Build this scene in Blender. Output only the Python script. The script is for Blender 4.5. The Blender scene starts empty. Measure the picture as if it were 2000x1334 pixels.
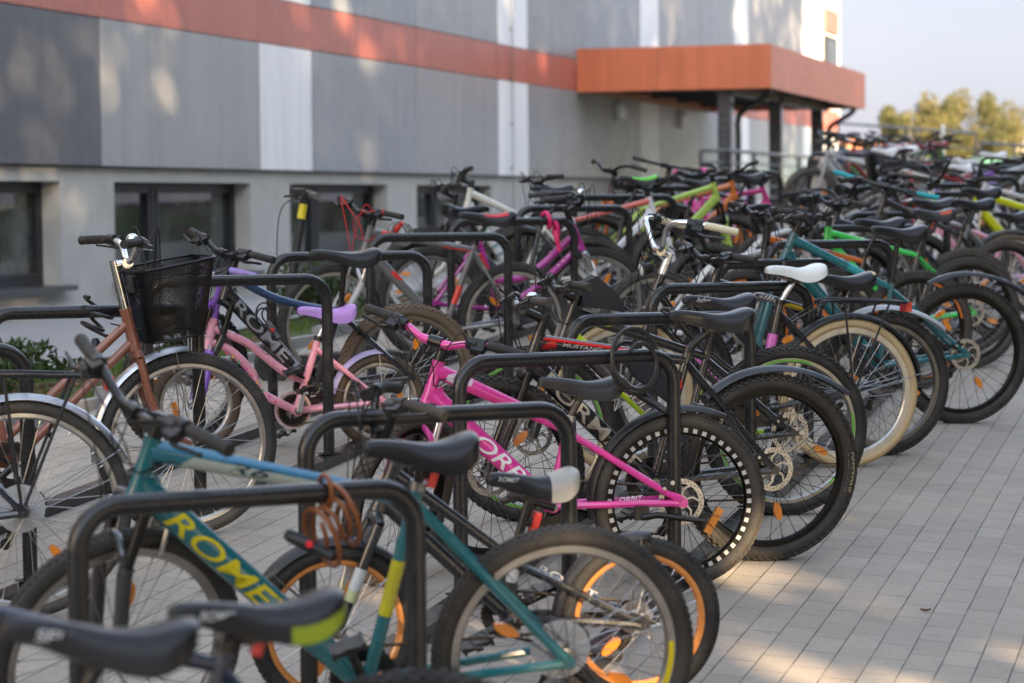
import bpy, bmesh, math, random
from math import sin, cos, pi, radians as rad, sqrt, atan2
from mathutils import Vector as V, Matrix as Mx, Quaternion
random.seed(7)
S = bpy.context.scene
COL = S.collection
# ------------------------------------------------------------------ materials
_m = {}
def nodes(name):
    m = bpy.data.materials.new(name); m.use_nodes = True
    n = m.node_tree.nodes; l = m.node_tree.links
    return m, n, l, n['Principled BSDF']
def setp(b, **k):
    for a, v in k.items():
        b.inputs[a.replace('_', ' ')].default_value = v
def c4(c): return (c[0], c[1], c[2], 1)
def noise(n, l, scale, detail=3, coord='Object', rough=.6, vec=None):
    t = n.new('ShaderNodeTexNoise'); t.inputs['Scale'].default_value = scale
    t.inputs['Detail'].default_value = detail; t.inputs['Roughness'].default_value = rough
    if vec is None:
        tc = n.new('ShaderNodeTexCoord'); vec = tc.outputs[coord]
    l.new(vec, t.inputs['Vector']); return t
def ramp(n, l, src, stops):
    r = n.new('ShaderNodeValToRGB'); e = r.color_ramp.elements
    e[0].position, e[0].color = stops[0][0], c4(stops[0][1])
    e[1].position, e[1].color = stops[-1][0], c4(stops[-1][1])
    for p, c in stops[1:-1]:
        x = e.new(p); x.color = c4(c)
    l.new(src, r.inputs[0]); return r
def bump(n, l, src, b, strength=.2, dist=.01):
    u = n.new('ShaderNodeBump'); u.inputs['Strength'].default_value = strength
    u.inputs['Distance'].default_value = dist
    l.new(src, u.inputs['Height']); l.new(u.outputs[0], b.inputs['Normal']); return u
def mixc(n, l, fac, a, b):
    x = n.new('ShaderNodeMix'); x.data_type = 'RGBA'
    for s, v in ((x.inputs[0], fac), (x.inputs[6], a), (x.inputs[7], b)):
        if hasattr(v, 'links') or isinstance(v, bpy.types.NodeSocket): l.new(v, s)
        elif isinstance(v, (int, float)): s.default_value = v
        else: s.default_value = c4(v)
    return x.outputs[2]
def M(kind, c=(.02, .02, .02)):
    k = (kind, tuple(c))
    if k in _m: return _m[k]
    m, n, l, b = nodes(kind); setp(b, Base_Color=c4(c))
    if kind == 'paint':
        t = noise(n, l, 14, 4); r = ramp(n, l, t.outputs[0], [(.35, (.16,)*3), (.75, (.42,)*3)])
        l.new(r.outputs[0], b.inputs['Roughness'])
        dirt = noise(n, l, 5, 6, rough=.75); f = ramp(n, l, dirt.outputs[0], [(.48, (0,)*3), (.76, (.5,)*3)])
        l.new(mixc(n, l, f.outputs[0], c, [x*.55+.045 for x in c]), b.inputs['Base Color'])
        setp(b, Coat_Weight=.6, Coat_Roughness=.12)
    elif kind == 'powder':     # powder coated steel of the racks
        t = noise(n, l, 350, 2); bump(n, l, t.outputs[0], b, .12, .002)
        t2 = noise(n, l, 6, 6, rough=.7); f = ramp(n, l, t2.outputs[0], [(.5, (.26,)*3), (.8, (.5,)*3)])
        l.new(f.outputs[0], b.inputs['Roughness'])
        d = ramp(n, l, t2.outputs[0], [(.55, c), (.8, [x+.02 for x in c])]); l.new(d.outputs[0], b.inputs['Base Color'])
    elif kind == 'rubber':
        t = noise(n, l, 9, 7, rough=.75); f = ramp(n, l, t.outputs[0], [(.42, (.1,)*3), (.72, (.7,)*3)])
        l.new(mixc(n, l, f.outputs[0], c, [c[0]*1.1+.055, c[1]*1.1+.048, c[2]*1.1+.037]), b.inputs['Base Color'])
        setp(b, Roughness=.72, Specular_IOR_Level=.35)
        t3 = noise(n, l, 120, 2); bump(n, l, t3.outputs[0], b, .3, .002)
    elif kind == 'plastic':
        setp(b, Specular_IOR_Level=.38)
        t = noise(n, l, 25, 4); r = ramp(n, l, t.outputs[0], [(.3, (.33,)*3), (.8, (.6,)*3)]); l.new(r.outputs[0], b.inputs['Roughness'])
    elif kind == 'vinyl':
        t = noise(n, l, 240, 2); bump(n, l, t.outputs[0], b, .15, .001); setp(b, Roughness=.36, Specular_IOR_Level=.3)
    elif kind == 'chrome':
        setp(b, Metallic=1, Roughness=.12)
        t = noise(n, l, 30, 5, rough=.7); r = ramp(n, l, t.outputs[0], [(.45, (.08,)*3), (.75, (.4,)*3)]); l.new(r.outputs[0], b.inputs['Roughness'])
    elif kind == 'metal':
        setp(b, Metallic=1, Roughness=.38)
        t = noise(n, l, 20, 5, rough=.7); r = ramp(n, l, t.outputs[0], [(.35, [x*.75 for x in c]), (.7, c)]); l.new(r.outputs[0], b.inputs['Base Color'])
    elif kind == 'reflector':
        v = n.new('ShaderNodeTexVoronoi'); v.inputs['Scale'].default_value = 260
        tc = n.new('ShaderNodeTexCoord'); l.new(tc.outputs['Object'], v.inputs['Vector'])
        bump(n, l, v.outputs[0], b, .5, .002); setp(b, Roughness=.15, Coat_Weight=.7, Coat_Roughness=.05)
    elif kind == 'leaf':
        t = noise(n, l, 1.3, 3); r = ramp(n, l, t.outputs[0], [(.3, [x*.6 for x in c]), (.5, c), (.75, [c[0]*1.55, c[1]*1.35, c[2]*1.1])])
        l.new(r.outputs[0], b.inputs['Base Color']); setp(b, Roughness=.6, Transmission_Weight=0)
        tr = n.new('ShaderNodeBsdfTranslucent'); l.new(r.outputs[0], tr.inputs[0])
        mx = n.new('ShaderNodeMixShader'); mx.inputs[0].default_value = .35
        l.new(b.outputs[0], mx.inputs[1]); l.new(tr.outputs[0], mx.inputs[2])
        l.new(mx.outputs[0], n['Material Output'].inputs[0])
    elif kind == 'bark':
        t = noise(n, l, 12, 6, rough=.7); r = ramp(n, l, t.outputs[0], [(.3, [x*.5 for x in c]), (.7, c)]); l.new(r.outputs[0], b.inputs['Base Color'])
        bump(n, l, t.outputs[0], b, .6, .03); setp(b, Roughness=.9)
    elif kind == 'glass':
        setp(b, Roughness=.04, Specular_IOR_Level=.9, Coat_Weight=.5, Coat_Roughness=.02)
    elif kind == 'concrete':
        t = noise(n, l, 3, 8, 'Object', .7); r = ramp(n, l, t.outputs[0], [(.3, [x*.86 for x in c]), (.7, [x*1.08 for x in c])])
        l.new(r.outputs[0], b.inputs['Base Color']); setp(b, Roughness=.85)
        t2 = noise(n, l, 90, 3); bump(n, l, t2.outputs[0], b, .15, .004)
    elif kind == 'clad' or kind == 'ribclad':
        t = noise(n, l, .7, 6, 'Object', .65); r = ramp(n, l, t.outputs[0], [(.3, [x*.93 for x in c]), (.7, [x*1.05 for x in c])])
        tcs = n.new('ShaderNodeTexCoord'); mp = n.new('ShaderNodeMapping'); mp.inputs['Scale'].default_value = (5, 5, .22); l.new(tcs.outputs['Object'], mp.inputs[0])
        ts = noise(n, l, 1, 5, vec=mp.outputs[0], rough=.7); rs = ramp(n, l, ts.outputs[0], [(.35, (.87,)*3), (.6, (1.03,)*3)])
        mm_ = n.new('ShaderNodeMix'); mm_.data_type = 'RGBA'; mm_.blend_type = 'MULTIPLY'; mm_.inputs[0].default_value = 1; l.new(r.outputs[0], mm_.inputs[6]); l.new(rs.outputs[0], mm_.inputs[7]); l.new(mm_.outputs[2], b.inputs['Base Color'])
        t2 = noise(n, l, 5, 4); rr = ramp(n, l, t2.outputs[0], [(.3, (.3,)*3), (.7, (.44,)*3)]); l.new(rr.outputs[0], b.inputs['Roughness'])
        setp(b, Specular_IOR_Level=.5)
        tc = n.new('ShaderNodeTexCoord'); sx = n.new('ShaderNodeSeparateXYZ'); l.new(tc.outputs['Object'], sx.inputs[0])
        w = n.new('ShaderNodeMath'); w.operation = 'MULTIPLY'; w.inputs[1].default_value = (2*pi/.042 if kind == 'ribclad' else 2*pi/.021)
        l.new(sx.outputs['Z' if kind == 'ribclad' else 'Y'], w.inputs[0])
        s2 = n.new('ShaderNodeMath'); s2.operation = 'SINE'; l.new(w.outputs[0], s2.inputs[0])
        bump(n, l, s2.outputs[0], b, .2 if kind == 'ribclad' else .08, .004)
    elif kind == 'cloth':
        t = noise(n, l, 300, 2); bump(n, l, t.outputs[0], b, .4, .002); setp(b, Roughness=.9)
    else: setp(b, Roughness=.5)
    _m[k] = m; return m
BLK = (.016, .016, .0165)
def paint(c): return M('paint', c)
RUB = M('rubber', (.022, .021, .0205)); PLA = M('plastic', BLK); VIN = M('vinyl', (.012, .012, .014))
CHR = M('chrome', (.75, .75, .76)); ALU = M('metal', (.58, .58, .59)); STL = M('metal', (.34, .33, .32)); DRK = M('metal', (.06, .06, .06))
ORR = M('reflector', (.72, .22, .01)); REDR = M('reflector', (.6, .02, .015)); WHT = M('plastic', (.72, .72, .7)); RACK = M('powder', (.016, .016, .017))
# ------------------------------------------------------------------ mesh builder
class MB:
    def __init__(s): s.v = []; s.f = []; s.mi = []; s.ms = []
    def mid(s, m):
        if m not in s.ms: s.ms.append(m)
        return s.ms.index(m)
    def add(s, vs, fs, m):
        o = len(s.v); s.v += [tuple(p) for p in vs]; i = s.mid(m)
        for f in fs: s.f.append([a+o for a in f]); s.mi.append(i)
    def tube(s, pts, r, m, n=10, caps=True, sq=1.0, ref=None):
        """r radius or list; sq squashes the second cross axis"""
        P = [V(p) for p in pts]; k = len(P)
        rs = r if isinstance(r, (list, tuple)) else [r]*k
        T = []
        for i in range(k):
            a = P[max(i-1, 0)]; b = P[min(i+1, k-1)]; d = b-a
            T.append(d.normalized() if d.length > 1e-9 else V((0, 0, 1)))
        u = V(ref) if ref else (V((0, 1, 0)) if abs(T[0].y) < .9 else V((0, 0, 1)))
        vs = []; fs = []
        for i in range(k):
            u = (u-T[i]*u.dot(T[i])).normalized(); w = T[i].cross(u)
            for j in range(n):
                a = 2*pi*j/n; vs.append(P[i]+u*(cos(a)*rs[i]*sq)+w*(sin(a)*rs[i]))
        for i in range(k-1):
            for j in range(n):
                j2 = (j+1) % n; fs.append((i*n+j, i*n+j2, (i+1)*n+j2, (i+1)*n+j))
        if caps: fs.append(tuple(range(n-1, -1, -1))); fs.append(tuple((k-1)*n+j for j in range(n)))
        s.add(vs, fs, m)
    def box(s, c, d, m, mat=None):
        h = [x/2 for x in d]; vs = []
        for x in (-1, 1):
            for y in (-1, 1):
                for z in (-1, 1):
                    p = V((x*h[0], y*h[1], z*h[2]))
                    if mat: p = mat @ p
                    vs.append(p+V(c))
        s.add(vs, [(0, 1, 3, 2), (4, 6, 7, 5), (0, 4, 5, 1), (2, 3, 7, 6), (0, 2, 6, 4), (1, 5, 7, 3)], m)
    def ring(s, prof, m, seg=48, closed=True, a0=0, a1=2*pi, c=(0, 0, 0)):
        """lathe about the y axis: prof = [(radius, y)]"""
        full = abs(a1-a0-2*pi) < 1e-6; k = len(prof); st = seg if full else seg+1
        vs = []; fs = []
        for i in range(st):
            a = a0+(a1-a0)*i/seg
            for r, y in prof: vs.append((c[0]+r*cos(a), c[1]+y, c[2]+r*sin(a)))
        for i in range(seg):
            i2 = (i+1) % st
            for j in range(k if closed else k-1):
                j2 = (j+1) % k; fs.append((i*k+j, i2*k+j, i2*k+j2, i*k+j2))
        if not full and closed: fs.append(tuple(range(k))); fs.append(tuple((st-1)*k+j for j in range(k-1, -1, -1)))
        s.add(vs, fs, m)
    def disc(s, r, y0, y1, m, seg=24, c=(0, 0, 0)):
        s.ring([(0.0005, y0), (r, y0), (r, y1), (0.0005, y1)], m, seg, True, c=c)
    def poly(s, pts, y0, y1, m):
        """flat plate from (x,z) outline between two y values"""
        k = len(pts); vs = [(x, y0, z) for x, z in pts]+[(x, y1, z) for x, z in pts]
        fs = [tuple(range(k)), tuple(range(2*k-1, k-1, -1))]+[(i, k+i, k+(i+1) % k, (i+1) % k) for i in range(k)]
        s.add(vs, fs, m)
    def loft(s, rings, m, caps=True):
        k = len(rings[0]); vs = [p for r in rings for p in r]; fs = []
        for i in range(len(rings)-1):
            for j in range(k): fs.append((i*k+j, i*k+(j+1) % k, (i+1)*k+(j+1) % k, (i+1)*k+j))
        if caps: fs.append(tuple(range(k-1, -1, -1))); fs.append(tuple((len(rings)-1)*k+j for j in range(k)))
        s.add(vs, fs, m)
    def mesh(s, name, ang=38, T=None):
        me = bpy.data.meshes.new(name)
        vs = s.v if T is None else [tuple(T @ V(p)) for p in s.v]
        me.from_pydata(vs, [], s.f)
        for m in s.ms: me.materials.append(m)
        me.polygons.foreach_set('material_index', s.mi)
        me.polygons.foreach_set('use_smooth', [True]*len(me.polygons))
        me.update(); me.set_sharp_from_angle(angle=rad(ang)); return me
def obj(name, me, parent=None, mat=None):
    if isinstance(me, MB): me = me.mesh(name)
    o = bpy.data.objects.new(name, me); COL.objects.link(o)
    if parent is not None: o.parent = parent
    if mat is not None: o.matrix_local = mat
    return o
def thing(name, label, cat, mat=None, group=None):
    o = bpy.data.objects.new(name, None); COL.objects.link(o); o.empty_display_size = .1
    if mat is not None: o.matrix_world = mat
    return tag(o, label, cat, group)
def tag(o, label, cat, group=None):
    o['label'] = label; o['category'] = cat
    if group: o['group'] = group
    return o
def struct(o, kind='structure'): o['kind'] = kind; return o
def bez(p, n=8):
    """smooth Catmull-Rom through points"""
    P = [V(q) for q in p]; P = [P[0]*2-P[1]]+P+[P[-1]*2-P[-2]]; out = []
    for i in range(1, len(P)-2):
        for k in range(n):
            t = k/n; a, b, c, d = P[i-1:i+3]
            out.append(.5*((2*b)+(c-a)*t+(2*a-5*b+4*c-d)*t*t+(3*b-a-3*c+d)*t**3))
    out.append(P[-2]); return out
def arcpts(c, r, a0, a1, n, ax='xz'):
    return [V((c[0]+r*cos(rad(a0+(a1-a0)*i/n)), c[1], c[2]+r*sin(rad(a0+(a1-a0)*i/n)))) for i in range(n+1)]
# ------------------------------------------------------------------ lettering
_tx = {}
def text_tris(body, shear=0, bold=0, res=4):
    k = (body, shear, bold)
    if k in _tx: return _tx[k]
    cu = bpy.data.curves.new('t', 'FONT'); cu.body = body; cu.size = 1; cu.shear = shear; cu.offset = bold
    cu.resolution_u = res; cu.fill_mode = 'FRONT'
    o = bpy.data.objects.new('t', cu); COL.objects.link(o)
    dg = bpy.context.evaluated_depsgraph_get(); dg.update(); ev = o.evaluated_get(dg); me = ev.to_mesh()
    bm = bmesh.new(); bm.from_mesh(me); ys_ = [v.co.y for v in bm.verts]; lo, hi_ = min(ys_), max(ys_)
    for i in range(1, 8): bmesh.ops.bisect_plane(bm, geom=bm.verts[:]+bm.edges[:]+bm.faces[:], plane_co=(0, lo+(hi_-lo)*i/8, 0), plane_no=(0, 1, 0), dist=1e-5)
    bm.verts.index_update(); vs = [tuple(v.co) for v in bm.verts]; fs = [tuple(v.index for v in p.verts) for p in bm.faces]; bm.free()
    ev.to_mesh_clear(); bpy.data.objects.remove(o); bpy.data.curves.remove(cu)
    x0 = min(v[0] for v in vs); x1 = max(v[0] for v in vs); y0 = min(v[1] for v in vs); y1 = max(v[1] for v in vs)
    vs = [((a-x0)/(x1-x0), (b-y0)/(y1-y0)-.5) for a, b, _ in vs]
    _tx[k] = (vs, fs); return _tx[k]
def lettering(mb, body, a, b, h, rad_, m, side=1, sq=1.0, shear=0, bold=.01, eps=.0013, flip=False):
    """letters between local points a and b, wrapped on a tube of radius rad_ (vertical) with sideways squash sq"""
    vs, fs = text_tris(body, shear, bold); A = V(a); B = V(b); d = (B-A); L = d.length; d.normalize()
    nrm = V((0, side, 0)); up = nrm.cross(d)
    if flip: up = -up
    out = []
    for u, w in vs:
        hh = w*h; y = rad_*sq*sqrt(max(0, 1-(min(abs(hh), rad_*.98)/rad_)**2))+eps
        out.append(A+d*(u*L)+up*hh+nrm*y)
    mb.add(out, [f[::-1] for f in fs] if False else fs, m)
# ------------------------------------------------------------------ wheels (axle along y, centre at origin)
_w = {}
def wheel_meshes(R, tw, tread, tcol, rimcol, rimd, spk, disc, nsp, hi, decal, wall, refl):
    k = (R, tw, tread, tcol, rimcol, rimd, spk, disc, nsp, hi, decal, wall, refl)
    if k in _w: return _w[k]
    rb = M('rubber', tcol); seg = 72 if hi else 40; d = {}
    a = tw/2; rc = R-a*.98; t = MB(); npf = 14 if hi else 9; prof = []
    for i in range(npf+1):
        th = rad(-62+304*i/npf); prof.append((rc+a*sin(th)*.97, a*cos(th)))
    t.ring(prof, rb, seg)
    if wall:                                   # lighter scuffed side wall line
        for s in (1, -1): t.ring([(rc-a*.35, s*(a*.95)), (rc+a*.05, s*(a*1.004)), (rc+a*.05, s*a*.9), (rc-a*.35, s*a*.85)], M('rubber', wall), seg)
    if tread:
        nk = int(2*pi*R/(.030 if tread == 1 else .021)); hh = .0065 if tread == 1 else .003
        for i in range(nk):
            A = 2*pi*i/nk
            rows = ((0, .34), (.62, .26), (-.62, .26), (.95, .2), (-.95, .2)) if hi else ((.0, .3), (.8, .25), (-.8, .25))
            for q, wd in rows:
                aa = A+(pi/nk if abs(q) in (.62, .8) else 0); th = pi/2-q*1.02
                rr = rc+a*.97*sin(th); yy = a*cos(th)
                er = V((cos(aa), 0, sin(aa))); et = V((-sin(aa), 0, cos(aa))); N = er*sin(th)+V((0, cos(th), 0)); B = N.cross(et)
                mt = Mx((et, B, N)).transposed()
                t.box(er*rr+V((0, yy, 0))+N*hh*.3, (.016 if tread == 1 else .012, a*wd*1.5, hh*1.4), rb, mt)
    d['tyre'] = t.mesh('tyre')
    ro = R-tw*.90; ri = ro-rimd; w = .013; r_ = MB(); rm = M('metal', rimcol) if max(rimcol)-min(rimcol) < .06 else M('paint', rimcol)
    r_.ring([(ro, -w), (ro+.002, -w*.6), (ro-.006, 0), (ro+.002, w*.6), (ro, w), (ri+.006, w), (ri, w*.45), (ri, -w*.45), (ri+.006, -w)], rm, seg)
    if decal:
        dm = M('plastic', decal[1])
        if decal[0] == 'check':
            for i in range(46):
                a0 = 2*pi*i/46
                for s in (1, -1): r_.ring([(ro-.002, s*(w+.0012)), (ri+.009, s*(w+.0012)), (ri+.009, s*w), (ro-.002, s*w)], dm, 3, True, a0, a0+.062)
        else:
            for i in range(1 if decal[0] == 'one' else 3):
                a0 = 2.6 if decal[0] == 'one' else 2*pi*i/3+.3
                for s in (1, -1): r_.ring([(ro-.004, s*(w+.0012)), (ri+.006, s*(w+.0012)), (ri+.006, s*w), (ro-.004, s*w)], dm, 12, True, a0, a0+1.1)
    d['rim'] = r_.mesh('rim')
    sp = MB(); sm = M('metal', spk); rh = .022
    for i in range(nsp):
        s = 1 if i % 2 else -1; q = (i//2); A = 2*pi*i/nsp; off = (1 if q % 2 else -1)*(1.15 if R > .25 else .9)
        p0 = V((rh*cos(A+off), s*.028, rh*sin(A+off))); p1 = V(((ri+.004)*cos(A), s*.003, (ri+.004)*sin(A)))
        sp.tube([p0, p1], .00125 if hi else .0016, sm, 4 if hi else 3, False)
        if hi: sp.tube([p1+(p0-p1)*.05, p1], .0026, sm, 5, False)
    d['spokes'] = sp.mesh('spokes')
    h = MB(); h.ring([(.004, -.052), (.009, -.052), (.009, -.04), (.015, -.036), (.026, -.031), (.026, -.027), (.014, -.02), (.014, .02), (.026, .027), (.026, .031), (.015, .036), (.009, .04), (.009, .052), (.004, .052)], STL if sum(spk) > .6 else DRK, 20)
    h.disc(.0075, .052, .064, ALU, 12); h.disc(.0075, -.064, -.052, ALU, 12)
    d['hub'] = h.mesh('hub')
    if disc:
        b = MB(); y = .036; D = M('metal', (.55, .54, .52)); ro2 = .081
        pr = []
        b.ring([(.063, y), (ro2, y), (ro2, y+.0022), (.063, y+.0022)], D, 48)
        for i in range(6):
            A = 2*pi*i/6; pts = [(.018*cos(A), y+.001, .018*sin(A)), (.045*cos(A+.18), y+.001, .045*sin(A+.18)), (.065*cos(A+.5), y+.001, .065*sin(A+.5))]
            b.tube(pts, .0045, D, 6, True, .35)
        b.disc(.024, y-.002, y+.004, D, 18)
        if hi:
            for i in range(36):
                A = 2*pi*i/36; rr = .068+.004*(i % 3)
                b.ring([(.0004, -.0006), (.0026, -.0006), (.0026, .0032), (.0004, .0032)], DRK, 6, True, c=(rr*cos(A), y, rr*sin(A)))
        d['brake_disc'] = b.mesh('brake_disc')
    if refl:
        f = MB(); rr = ri*.62
        o = [(rr+.035*cos(t*pi/8), .0145*sin(t*pi/8)) for t in range(16)] if refl != 2 else [(rr-.013, -.05), (rr+.013, -.05), (rr+.013, .05), (rr-.013, .05)]
        f.poly(o, -.008, .008, ORR)
        d['reflector'] = f.mesh('reflector')
    _w[k] = d; return d
WD = dict(tw=.052, tread=1, tcol=(.022, .021, .0205), rimcol=(.03, .03, .03), rimd=.024, spk=(.5, .5, .5), disc=0, nsp=32, hi=1, decal=None, wall=None, refl=1)
def add_wheel(root, R, pos, mat, spin, **kw):
    d = dict(WD); d.update(kw); ms = wheel_meshes(R, **d)
    w = obj('wheel', ms['hub'], root, mat @ Mx.Translation(V(pos)) @ Mx.Rotation(-spin, 4, 'Y'))
    for k, me in ms.items():
        if k == 'hub': continue
        if k == 'reflector':
            for q in range(2 if d['hi'] and d['refl'] == 1 else 1): obj(k, me, w, Mx.Rotation(pi*q, 4, 'Y'))
        else: obj(k, me, w)
    return w
# ------------------------------------------------------------------ saddles
_s = {}
SAD = {  # stations: x, half width, top z, side drop
 'sport': [(.145, .013, .000, .022), (.13, .022, .010, .036), (.085, .026, .010, .043), (.035, .032, .004, .050), (-.015, .048, -.002, .060), (-.06, .066, .004, .072), (-.095, .076, .016, .076), (-.122, .070, .022, .060), (-.136, .046, .018, .036)],
 'wide': [(.14, .016, .004, .026), (.12, .028, .012, .036), (.08, .032, .014, .042), (.03, .040, .010, .05), (-.02, .066, .004, .062), (-.06, .09, .010, .066), (-.095, .1, .022, .062), (-.12, .09, .026, .05), (-.132, .06, .020, .036)]}
def saddle_mesh(style, m, patch=None, L=1.0):
    k = (style, m.name, str(patch), L)
    if k in _s: return _s[k]
    mb = MB(); st = SAD[style]; rings = []
    for x, w, z, dr in st:
        r = []
        for i in range(15):
            a = pi*i/14; c = cos(a); s_ = sin(a); yy = w*(1 if c >= 0 else -1)*abs(c)**.75
            r.append((x*L, yy, z-dr+(dr)*s_**.55))
        r += [(x*L, -w*.72, z-dr+.004), (x*L, w*.72, z-dr+.004)]
        rings.append(r)
    sm = bez_rings(rings, 3); mb.loft(sm, m)
    if patch:                                  # coloured tail pad: re-skin the rear stations slightly proud
        n = len(sm); q = sm[int(n*patch[1]):int(n*patch[2])+1] if len(patch) > 2 else sm[int(n*patch[1]):]
        q = [[(p[0]*1.004, p[1]*1.02, p[2]+.0018) for p in r[:15]] for r in q]
        lo, hi_ = (patch[3], patch[4]) if len(patch) > 3 else (0, 15)
        vs = [p for r in q for p in r]; fs = [(i*15+j, i*15+j+1, (i+1)*15+j+1, (i+1)*15+j) for i in range(len(q)-1) for j in range(14) if lo <= j < hi_ or lo <= 13-j < hi_]
        mb.add(vs, fs, M('vinyl', patch[0]))
    for s in (1, -1):
        mb.tube(bez([(.11*L, s*.012, -.02), (.06, s*.02, -.045), (0, s*.022, -.052), (-.05, s*.022, -.05), (-.1*L, s*.035, -.025)], 4), .0036, STL, 6)
    mb.box((.0, 0, -.052), (.045, .06, .018), DRK)
    if style == 'wide':
        for s in (1, -1):
            mb.tube([(-.085+.012*cos(t*.9), s*.05+.012*sin(t*.9), -.065+t*.0016) for t in range(30)], .0025, STL, 5)
    me = mb.mesh('saddle', 50); _s[k] = me; return me
def bez_rings(rings, n):
    k = len(rings[0]); tr = [bez([r[j] for r in rings], n) for j in range(k)]
    return [[tuple(tr[j][i]) for j in range(k)] for i in range(len(tr[0]))]
# ------------------------------------------------------------------ handlebars: half curve (fwd, left, up), grip starts at given fraction
BARS = {
 'riser': [(0, 0, 0), (0, .055, 0), (0, .11, .018), (-.006, .17, .034), (-.02, .25, .037), (-.04, .33, .036)],
 'flat': [(0, 0, 0), (0, .06, 0), (-.006, .15, .002), (-.02, .24, .004), (-.035, .31, .005)],
 'city': [(0, 0, 0), (.015, .05, .01), (.02, .11, .07), (.0, .19, .105), (-.06, .25, .1), (-.14, .275, .085), (-.25, .285, .07)],
 'cruiser': [(0, 0, 0), (.005, .05, .02), (.012, .1, .09), (.0, .16, .13), (-.06, .225, .135), (-.14, .27, .12), (-.24, .295, .1)],
 'kid': [(0, 0, 0), (0, .04, .0), (-.004, .085, .03), (-.015, .125, .12), (-.03, .16, .155), (-.07, .22, .15), (-.115, .275, .135)],
 'sweep': [(0, 0, 0), (.01, .05, .02), (.012, .12, .08), (0, .2, .10), (-.04, .27, .10), (-.09, .33, .095)],
 'big': [(0, 0, 0), (0, .06, 0), (-.01, .13, .035), (-.03, .2, .05), (-.06, .27, .045), (-.1, .335, .03)]}
def bike(name, label, base, head, lean=0, steer=0, group=None, **p):
    g = p.get; R = g('R', .335); WB = g('WB', 1.06); hi = g('hi', 1)
    HT = V((g('HT', (.90, .86))[0], 0, g('HT', (.90, .86))[1])); HB = V((g('HB', (.94, .745))[0], 0, g('HB', (.94, .745))[1]))
    SC = V((g('SC', (.33, .72))[0], 0, g('SC', (.33, .72))[1])); BB = V((g('BB', (.43, .285))[0], 0, g('BB', (.43, .285))[1]))
    sad = V((g('sad', (.26, .91))[0], 0, g('sad', (.26, .91))[1])); RA = V((0, 0, R)); FA = V((WB, 0, g('Rf', R)))
    a = rad(head); fw = V((cos(a), sin(a), 0)); e = .35
    fw.z = (zg(base[0]+fw.x*e, base[1]+fw.y*e)-zg(base[0], base[1]))/e; fw.normalize()
    sd = V((0, 0, 1)).cross(fw).normalized(); up = fw.cross(sd)
    W = Mx.Translation(V((base[0], base[1], zg(base[0], base[1])))) @ Mx((fw, sd, up)).transposed().to_4x4() @ Mx.Rotation(-rad(lean), 4, 'X')
    root = thing(name, label, g('cat', 'bicycle'), W, group)
    c1 = g('c1', BLK); c2 = g('c2', c1); pm = paint(c1); pf = paint(g('cf', c2)); style = g('style', 'dia'); nt = 14 if hi else 8
    # ---- frame
    f = MB(); rt = g('rt', .018); rd = g('rd', .024); ax = (HB-HT).normalized()
    f.tube([HT-ax*.008, HT+ax*.02, HB-ax*.02, HB+ax*.008], [.024, .0215, .0225, .026], pm, nt)
    st = SC+(SC-BB).normalized()*.03
    if style == 'dia' or style == 'bow':
        tts = HT+ax*.025; tte = SC-(SC-BB).normalized()*.02
        mid = g('ttmid'); pts = [tts, tte] if not mid else bez([tts]+[V((q[0], 0, q[1])) for q in mid]+[tte], 6)
        k = len(pts); f.tube(pts, [rt*1.22+(rt*.82-rt*1.22)*i/(k-1) for i in range(k)], paint(g('ctt', c1)), nt, sq=.85)
        mid = g('dtmid'); dts = HB-ax*.025; pts = [dts, BB] if not mid else bez([dts]+[V((q[0], 0, q[1])) for q in mid]+[BB], 6)
        k = len(pts); f.tube(pts, [rd*1.12+(rd*.95-rd*1.12)*i/(k-1) for i in range(k)], paint(g('cdt', c1)), nt, sq=.8)
        f.tube([HB-ax*.05+V((-.02, 0, -.005)), HB-ax*.03+(BB-HB).normalized()*.09], [.018, .012], pm, 8, sq=.3)
    else:                                       # step-through: listed extra tubes
        for q in g('tubes'):
            pts = bez([V((x, 0, z)) for x, z in q], 6) if len(q) > 2 else [V((x, 0, z)) for x, z in q]
            f.tube(pts, g('rst', .017), pm, nt)
    f.tube([BB, st], [.0175, .0165], paint(g('cst', c1)), nt)
    f.tube([BB+V((0, -.036, 0)), BB+V((0, .036, 0))], .022, pm, 16)
    f.tube([BB+V((0, -.040, 0)), BB+V((0, .040, 0))], .016, STL, 14)
    sst = SC-(SC-BB).normalized()*g('ssd', .03)
    for s in (1, -1):
        f.tube(bez([sst+V((-.005, s*.014, 0)), sst+(RA-sst)*.3+V((0, s*.034, .004)), sst+(RA-sst)*.8+V((0, s*.06, 0)), RA+V((.01, s*.064, .012))], 4), [g('rss', .011)]*13, paint(g('css', c1)), 8)
        f.tube(bez([BB+V((-.01, s*.026, 0)), BB+(RA-BB)*.3+V((0, s*.042, .002)), BB+(RA-BB)*.85+V((0, s*.06, 0)), RA+V((.015, s*.064, -.004))], 4), [.0125]*13, paint(g('ccs', c1)), 8)
        f.poly([(.045, R+.04), (.012, R+.03), (-.018, R+.008), (-.015, R-.015), (.01, R-.016), (.05, R-.002), (.03, R+.012)], s*.064-.0035, s*.064+.0035, paint(g('css', c1)))
    f.tube([st, st+(SC-BB).normalized()*-.022], .0205, g('clampm', DRK), 12)
    fr = obj('frame', f, root)
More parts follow.
